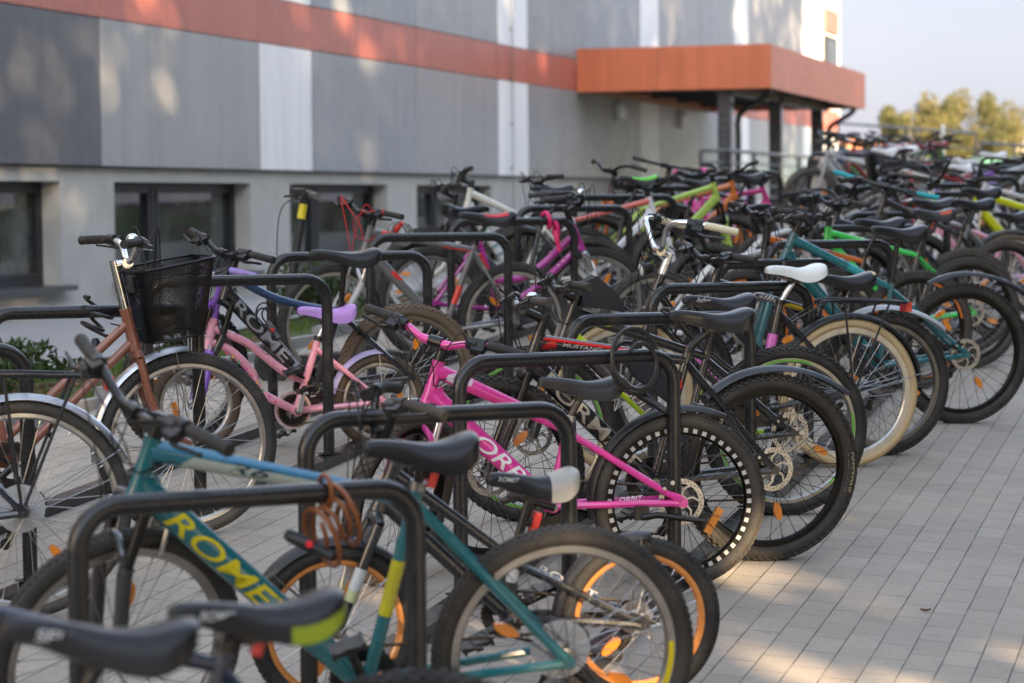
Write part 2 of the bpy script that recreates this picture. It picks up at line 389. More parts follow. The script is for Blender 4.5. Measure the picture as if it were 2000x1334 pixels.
    # ---- decals / lettering on the frame
    def tref(q):
        if not isinstance(q[0], str): return (q[0], 0, q[1]), None
        if q[0] == 'dt': A_, B_, r0, r1 = HB-ax*.025, BB, rd*1.12, rd*.95
        elif q[0] == 'tt': A_, B_, r0, r1 = HT+ax*.025, SC-(SC-BB).normalized()*.02, rt*1.22, rt*.82
        else: A_, B_, r0, r1 = BB, st, .0175, .0165
        return A_.lerp(B_, q[1]), (r0+(r1-r0)*q[1], .8 if q[0] == 'dt' else .85 if q[0] == 'tt' else 1)
    for L_ in g('tl', ()):                      # (text, tube, t0, t1, height, colour, shear)
        (a_, ra), (b_, rb_) = tref((L_[1], L_[2])), tref((L_[1], L_[3])); t = MB(); lettering(t, L_[0], a_, b_, L_[4], (ra[0]+rb_[0])/2+.0006, M('plastic', L_[5]), 1, ra[1], L_[6]); obj('lettering', t, fr)
    for L_ in g('tb', ()):                      # (tube, t0, t1, colour): painted sleeve
        (a_, ra), (b_, rb_) = tref((L_[0], L_[1])), tref((L_[0], L_[2])); t = MB(); t.tube([a_, a_.lerp(b_, .5), b_], [ra[0]+.0009, (ra[0]+rb_[0])/2+.0009, rb_[0]+.0009], paint(L_[3]), nt, sq=ra[1]*1.02, caps=False); obj('decal', t, fr)
    for L_ in g('tp', ()):                      # (tube, t0, t1, angle0, angle1, colour, slant): flash on the left flank
        (a_, ra), (b_, rb_) = tref((L_[0], L_[1])), tref((L_[0], L_[2])); p.setdefault('patch', []); p['patch'] = list(p['patch'])+[((a_.x, a_.z), (b_.x, b_.z), (ra[0]+.001, rb_[0]+.001), ra[1]*1.02, L_[3], L_[4], L_[5], L_[6])]
    for L_ in g('letters', ()):                 # (text, (x,z) start, (x,z) end, height, tube radius, colour, shear)
        t = MB(); lettering(t, L_[0], (L_[1][0], 0, L_[1][1]), (L_[2][0], 0, L_[2][1]), L_[3], L_[4], M('plastic', L_[5]), L_[7] if len(L_) > 7 else 1, .84, L_[6]); obj('lettering', t, fr)
    for P_ in g('patch', ()):                   # flash on one flank: (a, b, radius, squash, angle0, angle1, colour, slant)
        t = MB(); A = V((P_[0][0], 0, P_[0][1])); B_ = V((P_[1][0], 0, P_[1][1])); d_ = (B_-A).normalized(); u_ = V((-d_.z, 0, d_.x)); u_ = -u_ if u_.z < 0 else u_; L_ = (B_-A).length; vs = []; r1 = P_[2] if isinstance(P_[2], tuple) else (P_[2], P_[2])
        for i in range(13):
            for j in range(7):
                th = rad(P_[4]+(P_[5]-P_[4])*j/6); q = min(L_, max(0, L_*i/12+P_[7]*(j/6-.5)*(1 if i in (0, 12) else .9))); rr_ = r1[0]+(r1[1]-r1[0])*i/12; vs.append(A+d_*q+u_*rr_*sin(th)+V((0, rr_*P_[3]*cos(th), 0)))
        t.add(vs, [(i*7+j, i*7+j+1, i*7+j+8, i*7+j+7) for i in range(12) for j in range(6)], paint(P_[6])); obj('decal', t, fr)
    for P_ in g('bands', ()):                   # coloured sleeve (x,z)->(x,z), radius, colour
        t = MB(); t.tube([(P_[0][0], 0, P_[0][1]), (P_[1][0], 0, P_[1][1])], P_[2], paint(P_[3]), nt, sq=P_[4] if len(P_) > 4 else .86, caps=True); obj('decal', t, fr)
    # ---- seat post and saddle
    t = MB(); ud = (SC-BB).normalized(); top = V((sad.x+.005, 0, sad.z-.06)); t.tube([st-ud*.01, st+(top-st)*.5, top], .0135, g('postm', DRK), 12); t.box(top+V((0, 0, .004)), (.05, .04, .022), DRK); obj('seatpost', t, root)
    so = obj('saddle', saddle_mesh(g('sstyle', 'sport'), M('vinyl', g('csad', (.012, .012, .014))), g('spatch'), g('sl', 1.0)), root, Mx.Translation(sad) @ Mx.Rotation(rad(g('stilt', 0)), 4, 'Y'))
    if g('sadtext'):
        q = g('sadtext'); t = MB(); lettering(t, q[0], (.105, 0, q[3] if len(q) > 3 else -.004), (.105-q[1], 0, (q[3] if len(q) > 3 else -.004)-.004), q[2], .03, M('plastic', (.6, .6, .6)), 1, .87, .2); obj('lettering', t, so)
    # ---- front end (steered)
    D = FA-HT; pa = HT
    Q = Mx.Translation(pa) @ Mx.Rotation(rad(steer), 4, -ax) @ Mx.Translation(-pa)
    def fobj(nm, mb, par=root): return obj(nm, mb.mesh(nm, T=Q) if isinstance(mb, MB) else mb, par)
    k = MB(); fd = ax; cr = HB+ax*.03; perp = V((-fd.z, 0, fd.x));
    if perp.x < 0: perp = -perp
    ln = (FA-cr).dot(fd); offs = FA-(cr+fd*ln)
    if g('susp', 0):
        k.tube([HB, cr], .018, pf, 10); k.tube([cr+V((0, -.07, 0)), cr+V((0, -.03, .012)), cr+V((0, .03, .012)), cr+V((0, .07, 0))], .02, DRK if not g('crownc') else paint(g('crownc')), 10)
        stc = M('chrome', (.75, .75, .76)) if g('susp') == 1 else DRK
        for s in (1, -1):
            o2 = V((0, s*.068, 0)); m1 = cr+fd*ln*.36
            k.tube([cr-fd*.02+o2, m1+o2], .0145, stc, 12); k.tube([m1+o2-fd*.005, m1+o2+fd*.015, cr+fd*(ln*.85)+o2+offs*.5, FA+o2+fd*.008], [.02, .0195, .0185, .014], pf, 12)
        k.tube(bez([m1+V((0, .068, 0)), m1+V((.02, .06, .0))-fd*.04, m1-fd*.07+V((.02, 0, 0)), m1+V((.02, -.06, 0))-fd*.04, m1+V((0, -.068, 0))], 4), .011, pf, 8)
    else:
        k.tube([HB, cr], .018, pf, 10); k.tube([cr+V((0, -.052, -.01)), cr+V((0, -.03, .01)), cr+V((0, .03, .01)), cr+V((0, .052, -.01))], .0165, pf, 10)
        for s in (1, -1):
            k.tube(bez([cr+V((0, s*.05, -.008)), cr+fd*ln*.45+V((0, s*.056, 0)), cr+fd*ln*.8+V((0, s*.055, 0))+offs*.35, FA+V((0, s*.054, .006))], 5), [.016, .016, .0158, .0155, .015, .015, .0145, .014, .0135, .013, .0125, .012, .0115, .011, .0105, .01], pf, 10)
    fork = fobj('fork', k)
    for P_ in g('fbands', ()):
        for s in (1, -1):
            t = MB(); o2 = V((0, s*(.068 if g('susp', 0) else .055), 0)); t.tube([cr+fd*ln*P_[0]+o2+offs*P_[0]*.4, cr+fd*ln*P_[1]+o2+offs*P_[1]*.4], P_[2], M('plastic', P_[3]), 10, caps=False); fobj('decal', t, fork)
    # stem + bar
    sl = g('stem', .07); rise = g('rise', .05); tp = HT-fd*(rise); cl = tp+perp*sl+V((0, 0, g('stemup', .01)))
    bm = g('barm', DRK); B = [V((q[0]*1.0, q[1]*g('bw', 1), q[2]*g('bh', 1))) for q in BARS[g('bar', 'riser')]]
    br = g('brot', 0)
    h = MB(); stm = g('stemm', DRK)
    h.tube([HT-fd*-.005, HT-fd*rise*.5, tp-fd*.02], [.019, .0185, .0175], stm, 12); h.tube([tp, cl], [.017, .0165], stm, 12); h.tube([cl+V((0, -.026, 0)), cl+V((0, .026, 0))], .021, stm, 14)
    def half(s): return [cl+Mx.Rotation(rad(br), 3, 'Y') @ V((q.x, s*q.y, q.z)) for q in B]
    cv = {}
    for s in (1, -1):
        pts = bez(half(s), 5); cv[s] = pts; h.tube(pts, [.0158 if i < 6 else .0125 for i in range(len(pts))] if g('bar', 'riser') in ('riser', 'big') else .0122, bm, 12 if hi else 8)
    if g('brace'): h.tube([V(cv[1][int(len(cv[1])*.55)]), V(cv[-1][int(len(cv[1])*.55)])], .008, bm, 8)
    hb = fobj('handlebar', h)
    gl = g('gripl', .12)
    for s in (1, -1):
        pts = cv[s]; acc = 0; i = len(pts)-1
        while acc < gl and i > 0: acc += (pts[i]-pts[i-1]).length; i -= 1
        t = MB(); gp = pts[i:]; t.tube(gp+[gp[-1]+(gp[-1]-gp[-2]).normalized()*.004], [.0165]+[.0172 if q % 2 else .016 for q in range(len(gp)-2)]+[.0175, .0165], M('rubber', g('cgrip', (.02, .02, .02))), 12 if hi else 8)
        if g('gend'): t.tube([gp[0], gp[0]+(gp[0]-gp[1]).normalized()*.022], .0178, M('plastic', g('gend')), 10)
        fobj('grip', t, hb)
        if hi or g('lev'):
            t = MB(); d = (pts[i-1]-pts[i]).normalized() if i else V((0, -s, 0)); c0_ = pts[max(i-1, 0)]+d*.01; out = -d
            fwd = perp*.7+fd*.7; fwd = (fwd-out*fwd.dot(out)).normalized()
            mt = Mx((out, fwd, out.cross(fwd))).transposed(); t.box(c0_+fwd*.02, (.045, .05, .026), PLA, mt); t.tube([c0_-out*.018, c0_+out*.018], .0205, PLA, 12)
            t.tube(bez([c0_+fwd*.035, c0_+fwd*.055+out*.03, c0_+fwd*.05+out*.08, c0_+fwd*.046+out*.13], 4), [.0085]*4+[.0072]*4+[.0066]*4+[.0075], g('levm', DRK), 8, sq=.7)
            if hi: t.tube([c0_-out*.045+fwd*.012, c0_-out*.012+fwd*.012], .018, PLA, 12); t.box(c0_-out*.03+fwd*.018-fd*.014, (.04, .03, .014), PLA, mt)
            fobj('brake_lever', t, hb)
    if hi:
        t = MB(); cc = M('plastic', g('ccable', (.012, .012, .012)))
        for s in (1, -1):
            q = cv[s][int(len(cv[s])*.55)]; e2 = HT+ax*.03+V((-.06, s*.022, -.02))
            t.tube(bez([q+perp*.03, q+perp*.075+V((0, -s*.05, -.01-.015*s)), HT+perp*.10+V((0, -s*.03, .0)), HT+perp*.06+V((0, -s*.035, -.08)), Q.inverted() @ e2], 6), .0024, cc, 5)
            q2 = cv[s][int(len(cv[s])*.5)]; t.tube(bez([q2+perp*.03, q2+perp*.08+V((0, -s*.02, .015)), HB+perp*.09+V((0, s*.02, .02)), HB+perp*.05+fd*.1+V((0, s*.04, 0))], 6), .0024, cc, 5)
        fobj('cable', t, hb)
    if g('bell'):
        t = MB(); q = cv[g('bell')][int(len(cv[1])*.42)]; t.ring([(.001, .022), (.012, .02), (.02, .012), (.023, 0), (.02, 0), (.001, .0)], CHR, 16, True); fobj('bell', MBshift(t, q+V((-.02, 0, .025)), 'X'), hb)
    # ---- wheels
    wk = dict(hi=hi, **{k2: g(k2) for k2 in ('tw', 'tread', 'tcol', 'rimcol', 'rimd', 'spk', 'nsp', 'decal', 'wall', 'refl') if g(k2) is not None})
    if not hi: wk.setdefault('nsp', 20)
    sp_ = g('spin', random.uniform(0, 6))
    add_wheel(root, R, RA, Mx.Identity(4), sp_, disc=1 if g('disc') in (1, 2) else 0, **wk)
    wk.update(g('fw', {})); add_wheel(root, g('Rf', R), FA, Q, g('spinf', sp_*1.7+1), disc=1 if g('disc') in (1, 3) else 0, **wk)
    # ---- drivetrain (right side = -y)
    t = MB(); cr_ = g('ring', .085); yc = -.048
    t.ring([(cr_*.55, yc), (cr_, yc), (cr_, yc-.004), (cr_*.55, yc-.004)], DRK, 36, c=tuple(BB))
    if hi:
        for i in range(32): aa = 2*pi*i/32; t.box(BB+V((cr_*1.02*cos(aa), yc-.002, cr_*1.02*sin(aa))), (.008, .003, .006), DRK, Mx.Rotation(-aa, 3, 'Y'))
    for i in range(5): aa = 2*pi*i/5; t.tube([BB+V((0, yc-.002, 0)), BB+V((cr_*.6*cos(aa), yc-.002, cr_*.6*sin(aa)))], .007, DRK, 6)
    if g('guard'): t.ring([(.02, yc-.012), (cr_*1.25, yc-.012), (cr_*1.25, yc-.008), (.02, yc-.008)], M('plastic', g('guard')), 36, c=tuple(BB))
    ca = rad(g('crank', 40)); cL = g('crankl', .165); ped = []
    for s in (1, -1):
        dv = V((cos(ca), 0, sin(ca)))*(cL*s); p0 = BB+V((0, s*.058, 0)); p1 = BB+dv+V((0, s*.075, 0)); t.tube([p0, p1], [.014, .0105], g('crankm', DRK), 10, sq=.7); ped.append(p1+V((0, s*.055, 0)))
    ck = obj('crankset', t, root)
    for q in ped:
        t = MB(); t.box(q, (.085, .085, .012), PLA, Mx.Rotation(rad(20), 3, 'Y')); t.box(q, (.02, .1, .022), DRK, Mx.Rotation(rad(20), 3, 'Y'))
        for x in (-.04, .04): t.box(q+Mx.Rotation(rad(20), 3, 'Y') @ V((x, 0, 0)), (.008, .088, .022), PLA, Mx.Rotation(rad(20), 3, 'Y'))
        obj('pedal', t, ck)
    t = MB(); cs = .045
    for i, r_ in enumerate((.05, .045, .04, .034) if g('gears', 1) else (.035,)): t.ring([(.012, -.04-.005*i), (r_, -.04-.005*i), (r_, -.042-.005*i), (.012, -.042-.005*i)], STL, 28, c=tuple(RA))
    if g('plate'): t.ring([(.02, -.036), (.078, -.036), (.078, -.038), (.02, -.038)], M('plastic', (.5, .5, .5)), 32, c=tuple(RA))
    obj('cassette', t, root)
    t = MB(); ch = M('metal', (.14, .11, .08)); pth = []
    r0 = .042 if g('gears', 1) else .036
    for i in range(9): aa = pi/2+pi*i/8; pth.append(RA+V((r0*cos(aa), -.05, r0*sin(aa))))
    if g('gears', 1): pth = pth[:-1]+[RA+V((.0, -.052, -.05)), RA+V((.02, -.052, -.075)), RA+V((.06, -.052, -.125))]
    for i in range(9): aa = -pi/2+pi*i/8; pth.append(BB+V((cr_*cos(aa), yc-.002, cr_*sin(aa))))
    pth.append(pth[0]); fin = []
    for p0, p1 in zip(pth, pth[1:]):
        k2 = max(1, int((p1-p0).length/(.0075 if hi else .2))); fin += [p0+(p1-p0)*(i/k2) for i in range(k2)]
    t.tube(fin+[pth[0]], [(.0055 if i % 2 else .0036) for i in range(len(fin)+1)], ch, 5, sq=.75)
    obj('chain', t, root)
    if g('gears', 1):
        t = MB(); t.tube([RA+V((.005, -.07, -.015)), RA+V((.03, -.075, -.05))], .013, PLA, 8); t.box(RA+V((.03, -.062, -.085)), (.022, .008, .09), DRK, Mx.Rotation(rad(-18), 3, 'Y'))
        for z in (-.055, -.115): t.disc(.019, -.055, -.047, PLA, 14, tuple(RA+V((.02 if z > -.1 else .045, 0, z))))
        t.tube(bez([RA+V((-.01, -.07, -.03)), RA+V((-.08, -.07, -.02)), RA+V((-.06, -.066, .05)), RA+V((.06, -.062, .03))], 5), .0026, M('plastic', BLK), 5)
        obj('derailleur', t, root)
    # ---- brakes
    if g('disc') in (1, 2) and hi:
        t = MB(); t.box(RA+V((.055, .055, .055)), (.05, .028, .035), PLA, Mx.Rotation(rad(35), 3, 'Y')); t.tube(bez([RA+V((.06, .06, .075)), RA+V((.12, .07, .12)), sst+(RA-sst)*.5+V((0, .05, .02))], 5), .0024, PLA, 5); t.disc(.008, .05, .075, ALU, 10, tuple(RA+V((.04, 0, .07)))); t.disc(.006, .05, .078, ALU, 10, tuple(RA+V((.068, 0, .05)))); obj('brake_caliper', t, root)
    if g('vbrake') and hi:
        for nm, c_, up_, Qq in (('r', V((.12, 0, R*2-.045)) if False else RA+(sst-RA).normalized()*(R-.03), 1, Mx.Identity(4)), ('f', FA-fd*(g('Rf', R)-.03), 1, Q)):
            t = MB()
            dirv = (sst-RA).normalized() if nm == 'r' else -fd
            for s in (1, -1):
                t.tube([c_+V((0, s*.045, 0))-dirv*.02, c_+V((0, s*.04, 0))+dirv*.045, c_+V((0, s*.03, 0))+dirv*.085], .006, ALU if g('vbrake') == 2 else DRK, 8); t.box(c_+V((0, s*.026, 0)), (.05, .012, .012), PLA)
            t.tube(bez([c_+V((0, .03, 0))+dirv*.085, c_+V((0, 0, 0))+dirv*.095, c_+V((0, -.03, 0))+dirv*.085], 4), .0025, ALU, 5)
            obj('brake_caliper', t.mesh('brake_caliper', T=Qq), root)
    # ---- mudguards: list of (which, a0, a1, colour, gap, width[, tail])
    for mg in g('guards', ()):
        t = MB(); ctr = RA if mg[0] == 'r' else FA; Rm = (R if mg[0] == 'r' else g('Rf', R))+mg[4]; w = mg[5]/2; n_ = 26; rings = []
        for i in range(n_+1):
            A = rad(mg[1]+(mg[2]-mg[1])*i/n_); rr = Rm+(mg[6]*max(0, (i/n_-.45))**1.6 if len(mg) > 6 else 0); q = ctr+V((rr*cos(A), 0, rr*sin(A))); N = V((cos(A), 0, sin(A)))
            wt = w*(1 if i > 1 else .7) if i < n_ else w*.55
            rings.append([tuple(q+V((0, wt*y, 0))+N*z) for y, z in ((1, -.014), (.75, -.002), (.3, .005), (-.3, .005), (-.75, -.002), (-1, -.014), (-.9, -.016), (-.3, .002), (.3, .002), (.9, -.016))])
        t.loft(rings, M('plastic', mg[3]) if mg[3] != 'alu' else M('metal', (.6, .61, .63)))
        if len(mg) <= 6 or mg[6] == 0:
            for A in (mg[1]+8, mg[2]-8):
                for s in (1, -1): t.tube([ctr+V((Rm*cos(rad(A)), s*w*.9, Rm*sin(rad(A))-.01)), ctr+V((0, s*.066, 0))], .0022, STL, 5)
        o = obj('mudguard', t.mesh('mudguard', 50, T=Q if mg[0] == 'f' else None), root)
    if g('carrier'):
        t = MB(); z = 2*R+.075; x0, x1 = .14, -.26; cm = M('plastic', (.02, .02, .022))
        for y in (-.05, 0, .05): t.tube([(x0, y, z+.005), (x1, y, z)], .005, cm, 8)
        for y in (.065, -.065): t.tube(bez([(x0+.02, y*.6, z), (x0-.02, y, z+.01), (0, y, z+.012), (x1+.03, y, z+.004), (x1, y*.5, z)], 4), .0055, cm, 8)
        for x in (x0-.02, -.02, -.14, x1+.02): t.tube([(x, -.066, z+.004), (x, .066, z+.004)], .0045, cm, 6)
        for y in (.07, -.07):
            t.tube([(.06, y, z), (.005, y*1.02, R+.02)], .0055, cm, 8); t.tube([(-.16, y, z), (-.005, y*1.02, R+.02)], .0055, cm, 8); t.tube([(x0, y*.7, z), (SC.x-.05, y*.3, SC.z-.07)], .0045, cm, 6)
        cr2 = obj('luggage_rack', t, root)
        t = MB(); t.box((x1-.012, 0, z-.02), (.03, .07, .045), REDR); obj('rear_light', t, cr2)
    if g('rearlight'):
        t = MB(); q = st+(top-st)*.45; t.box(q+V((-.035, 0, 0)), (.02, .035, .06), REDR, Mx.Rotation(rad(-15), 3, 'Y')); t.tube([q, q+V((-.03, 0, 0))], .012, PLA, 8); obj('rear_reflector', t, root)
    if g('stand'):
        t = MB(); q = RA+(BB-RA)*.32+V((0, .055, 0)); t.box(q+V((0, .006, -.03)), (.05, .02, .05), DRK); e3 = q+V(g('stand') if isinstance(g('stand'), tuple) else (-.2, .03, -.02)); t.tube([q+V((0, .012, -.045)), q+(e3-q)*.25+V((0, .012, -.03)), e3+V((0, .015, -.03))], [.013, .0115, .008], DRK if g('standm') is None else g('standm'), 10); obj('kickstand', t, root)
    if g('basket'):
        bc = g('basket'); t = MB(); bm_ = M('metal', (.035, .035, .037)); b0 = cl+perp*.03; zt = cl.z-.03; zb_ = zt-.27; x0 = HT.x+.012
        tx, ty, bx, by = .30, .19, .22, .135
        def rim_(z, X, Y): return [V((x0+(X*.5-X*.5*1)+X*.5+X*.5*(1 if c >= 0 else -1)*abs(c)**.45, Y*(1 if s_ >= 0 else -1)*abs(s_)**.45, z)) for c, s_ in ((cos(2*pi*i/48), sin(2*pi*i/48)) for i in range(48))]
        NR = 40; rg = [[a2.lerp(b2, i/NR) for a2, b2 in zip(rim_(zt, tx, ty), rim_(zb_, bx, by))] for i in range(NR+1)]
        def fine(ring): return [ring[i].lerp(ring[(i+1) % 48], k3/5) for i in range(48) for k3 in range(5)]
        FR = [fine(r) for r in rg[::1]]; nf = len(FR[0])
        for off in (0, 1):                       # woven wire mesh: two families of slanting wires
            for i in range(0, nf, 1 if hi else 3):
                pts = [FR[k3][(i+(k3*1 if off else -k3*1)) % nf] for k3 in range(0, NR+1, 5)]; t.tube(pts, .00075 if hi else .003, bm_, 3, False)
        bot = rg[-1]
        for i in range(1, 24): t.tube([bot[i], bot[(48-i) % 48]], .0012, bm_, 3, False)
        t.tube(rg[0]+[rg[0][0]], .0055, bm_, 8); t.tube(rg[10]+[rg[10][0]], .0022, bm_, 6); t.tube(rg[-1]+[rg[-1][0]], .004, bm_, 8)
        t.box((x0+.005, 0, zt-.05), (.02, .1, .06), PLA); tm = Mx.Translation(V((x0, 0, zt))) @ Mx.Rotation(rad(-11), 4, 'Y') @ Mx.Translation(V((-x0, 0, -zt))); t.v = [tuple(tm @ V(p)) for p in t.v]; fobj('basket', t)
    for e_ in g('extra', ()): e_(root, dict(cl=cl, HT=HT, HB=HB, SC=SC, BB=BB, RA=RA, FA=FA, fobj=fobj, perp=perp, fd=fd, cv=cv, st=st, sad=sad))
    return root
def MBshift(mb, c, axis=None):
    r = Mx.Rotation(rad(90), 3, 'X') if axis == 'X' else Mx.Identity(3)
    mb.v = [tuple(r @ V(p)+V(c)) for p in mb.v]; return mb
# ------------------------------------------------------------------ terrain
def sstep(a, b, x): t = min(1, max(0, (x-a)/(b-a))); return t*t*(3-2*t)
def zg(x, y):
    ye = y if y < 22 else 22+11*(1-math.exp(-(y-22)/11)); ye = max(ye, -6)
    zp = -1.362-.05715*(max(-6, min(x, 7))+1.853)+.0498*(ye-8.177)
    zb = -1.14+.03*max(0, min(y, 34)-15)
    zf = -1.14
    z = zp+(zb-zp)*sstep(-5.3, -7.7, x) if x > -7.7 else zb+(zf-zb)*sstep(-7.7, -11.1, x)
    return z
def sheet(name, xs, ys, dz, m):
    me = bpy.data.meshes.new(name); nx, ny = len(xs), len(ys)
    me.from_pydata([(x, y, zg(x, y)+dz) for y in ys for x in xs], [], [(j*nx+i, j*nx+i+1, (j+1)*nx+i+1, (j+1)*nx+i) for j in range(ny-1) for i in range(nx-1)])
    me.materials.append(m); me.polygons.foreach_set('use_smooth', [True]*len(me.polygons)); return obj(name, me)
def lin(a, b, n): return [a+(b-a)*i/n for i in range(n+1)]
# pavers
m, n, l, b = nodes('pavers')
tc = n.new('ShaderNodeTexCoord'); sx = n.new('ShaderNodeSeparateXYZ'); l.new(tc.outputs['Object'], sx.inputs[0])
cm = n.new('ShaderNodeCombineXYZ'); l.new(sx.outputs['Y'], cm.inputs[0]); l.new(sx.outputs['X'], cm.inputs[1])
wob = noise(n, l, 3, 2, vec=cm.outputs[0]); va = n.new('ShaderNodeVectorMath'); va.operation = 'SCALE'; va.inputs['Scale'].default_value = .006; l.new(wob.outputs['Color'], va.inputs[0])
vb = n.new('ShaderNodeVectorMath'); vb.operation = 'ADD'; l.new(cm.outputs[0], vb.inputs[0]); l.new(va.outputs[0], vb.inputs[1])
bk = n.new('ShaderNodeTexBrick'); l.new(vb.outputs[0], bk.inputs['Vector'])
for k, v in (('Scale', 1), ('Mortar Size', .0023), ('Mortar Smooth', .3), ('Bias', 0), ('Brick Width', .2), ('Row Height', .108)): bk.inputs[k].default_value = v
bk.inputs['Color1'].default_value = c4((.345, .300, .246)); bk.inputs['Color2'].default_value = c4((.400, .350, .288))
big = noise(n, l, .6, 6, vec=tc.outputs['Object'], rough=.7); fine = noise(n, l, 60, 5, vec=tc.outputs['Object'], rough=.8)
jn = noise(n, l, 5, 4, vec=tc.outputs['Object']); jc = ramp(n, l, jn.outputs[0], [(.4, (.06, .055, .045)), (.62, (.27, .24, .19))]); l.new(jc.outputs[0], bk.inputs['Mortar'])
br_ = ramp(n, l, big.outputs[0], [(.3, (.8,)*3), (.7, (1.08, 1.07, 1.05))]); fr_ = ramp(n, l, fine.outputs[0], [(.25, (.8,)*3), (.75, (1.12,)*3)])
mu = n.new('ShaderNodeMix'); mu.data_type = 'RGBA'; mu.blend_type = 'MULTIPLY'; mu.inputs[0].default_value = 1; l.new(bk.outputs[0], mu.inputs[6]); l.new(br_.outputs[0], mu.inputs[7])
mu2 = n.new('ShaderNodeMix'); mu2.data_type = 'RGBA'; mu2.blend_type = 'MULTIPLY'; mu2.inputs[0].default_value = 1; l.new(mu.outputs[2], mu2.inputs[6]); l.new(fr_.outputs[0], mu2.inputs[7])
sn = noise(n, l, 2.3, 7, vec=tc.outputs['Object'], rough=.8); sf = ramp(n, l, sn.outputs[0], [(.60, (0,)*3), (.72, (.55,)*3)])
l.new(mixc(n, l, sf.outputs[0], mu2.outputs[2], (.15, .14, .125)), b.inputs['Base Color'])
sy = n.new('ShaderNodeSeparateXYZ'); l.new(vb.outputs[0], sy.inputs[0])
def mth(op, a, v, v2=None):
    q = n.new('ShaderNodeMath'); q.operation = op; l.new(a, q.inputs[0]); q.inputs[1].default_value = v
    if v2 is not None: q.inputs[2].default_value = v2
    return q.outputs[0]
lj = mth('MULTIPLY', mth('SUBTRACT', mth('ABSOLUTE', mth('SUBTRACT', mth('FRACT', mth('DIVIDE', sy.outputs['Y'], .108), 0), .5), 0), .468), 55); lj = mth('MINIMUM', mth('MAXIMUM', lj, 0), .38)
lm = n.new('ShaderNodeMath'); lm.operation = 'MULTIPLY'; l.new(lj, lm.inputs[0]); l.new(ramp(n, l, noise(n, l, 7, 4, vec=tc.outputs['Object']).outputs[0], [(.35, (.25,)*3), (.65, (1,)*3)]).outputs[0], lm.inputs[1]); lj = lm.outputs[0]
l.new(mixc(n, l, lj, mixc(n, l, sf.outputs[0], mu2.outputs[2], (.15, .14, .125)), (.05, .046, .038)), b.inputs['Base Color'])
iv = n.new('ShaderNodeMath'); iv.operation = 'MULTIPLY_ADD'; iv.inputs[1].default_value = -1; l.new(bk.outputs['Fac'], iv.inputs[0]); fz = n.new('ShaderNodeMath'); fz.operation = 'MULTIPLY'; fz.inputs[1].default_value = .25; l.new(fine.outputs[0], fz.inputs[0]); l.new(fz.outputs[0], iv.inputs[2])
bump(n, l, iv.outputs[0], b, .55, .004); setp(b, Roughness=.78, Specular_IOR_Level=.35)
PAV = m
# soil / grass bed
m, n, l, b = nodes('bed'); t = noise(n, l, .8, 6, rough=.7); t2 = noise(n, l, 40, 5, rough=.8)
r1 = ramp(n, l, t2.outputs[0], [(.3, (.05, .028, .016)), (.55, (.13, .07, .04)), (.75, (.22, .13, .08))]); r2 = ramp(n, l, t2.outputs[0], [(.3, (.035, .06, .012)), (.7, (.12, .17, .035))])
f = ramp(n, l, t.outputs[0], [(.44, (0,)*3), (.54, (1,)*3)]); l.new(mixc(n, l, f.outputs[0], r1.outputs[0], r2.outputs[0]), b.inputs['Base Color']); setp(b, Roughness=.95); bump(n, l, t2.outputs[0], b, 1, .03)
BED = m
m, n, l, b = nodes('far_ground'); t = noise(n, l, .05, 5); r = ramp(n, l, t.outputs[0], [(.35, (.10, .11, .04)), (.65, (.17, .15, .08))]); l.new(r.outputs[0], b.inputs['Base Color']); setp(b, Roughness=1); FARG = m
ys = lin(-14, 60, 74)
struct(sheet('pavement', lin(-5.45, 9, 30), ys, 0, PAV))
struct(sheet('planting_bed', lin(-7.72, -5.45, 12), ys, -.004, BED))
struct(sheet('sidewalk', lin(-11.14, -7.72, 10), ys, .02, M('concrete', (.30, .295, .285))))
me = bpy.data.meshes.new('ground'); me.from_pydata([(-2500, -600, -2.6), (2500, -600, -2.6), (2500, 4000, -2.6), (-2500, 4000, -2.6)], [], [(0, 1, 2, 3)]); me.materials.append(FARG); struct(obj('ground', me))
t = MB()
for a, b2 in (((-5.47, -14), (-5.47, 40)),):
    for i in range(54): t.box((-5.46, -13.5+i, zg(-5.46, -13.5+i)+.02), (.06, .995, .1), M('concrete', (.27, .265, .255)))
struct(obj('kerb', t))
# ------------------------------------------------------------------ sky, sun, camera
SUN_EL, SUN_AZ = 15.0, 138.0        # azimuth of the sun seen from the scene, measured clockwise from +Y
w = bpy.data.worlds.new('World'); S.world = w; w.use_nodes = True; n = w.node_tree.nodes; l = w.node_tree.links
sk = n.new('ShaderNodeTexSky'); sk.sky_type = 'NISHITA'; sk.sun_disc = False; sk.sun_elevation = rad(SUN_EL); sk.sun_rotation = rad(SUN_AZ); sk.air_density = 1.0; sk.dust_density = 1.6; sk.ozone_density = 1.6; sk.altitude = 150
hs = n.new('ShaderNodeHueSaturation'); hs.inputs['Saturation'].default_value = .62; l.new(sk.outputs[0], hs.inputs['Color'])
tc = n.new('ShaderNodeTexCoord'); cl_ = noise(n, l, 3.0, 6, vec=tc.outputs['Generated'], rough=.55); cr_ = ramp(n, l, cl_.outputs[0], [(.42, (0,)*3), (.72, (.35,)*3)])
gz_ = n.new('ShaderNodeSeparateXYZ'); l.new(tc.outputs['Generated'], gz_.inputs[0]); hz = ramp(n, l, gz_.outputs['Z'], [(0, (.92,)*3), (.16, (.9,)*3), (.5, (0,)*3)])
hc = ramp(n, l, cl_.outputs[0], [(.36, (.45, .455, .62)), (.64, (.64, .63, .765))])
l.new(mixc(n, l, hz.outputs[0], mixc(n, l, cr_.outputs[0], hs.outputs[0], (2.2, 2.2, 2.4)), hc.outputs[0]), n['Background'].inputs[0]); n['Background'].inputs[1].default_value = .125
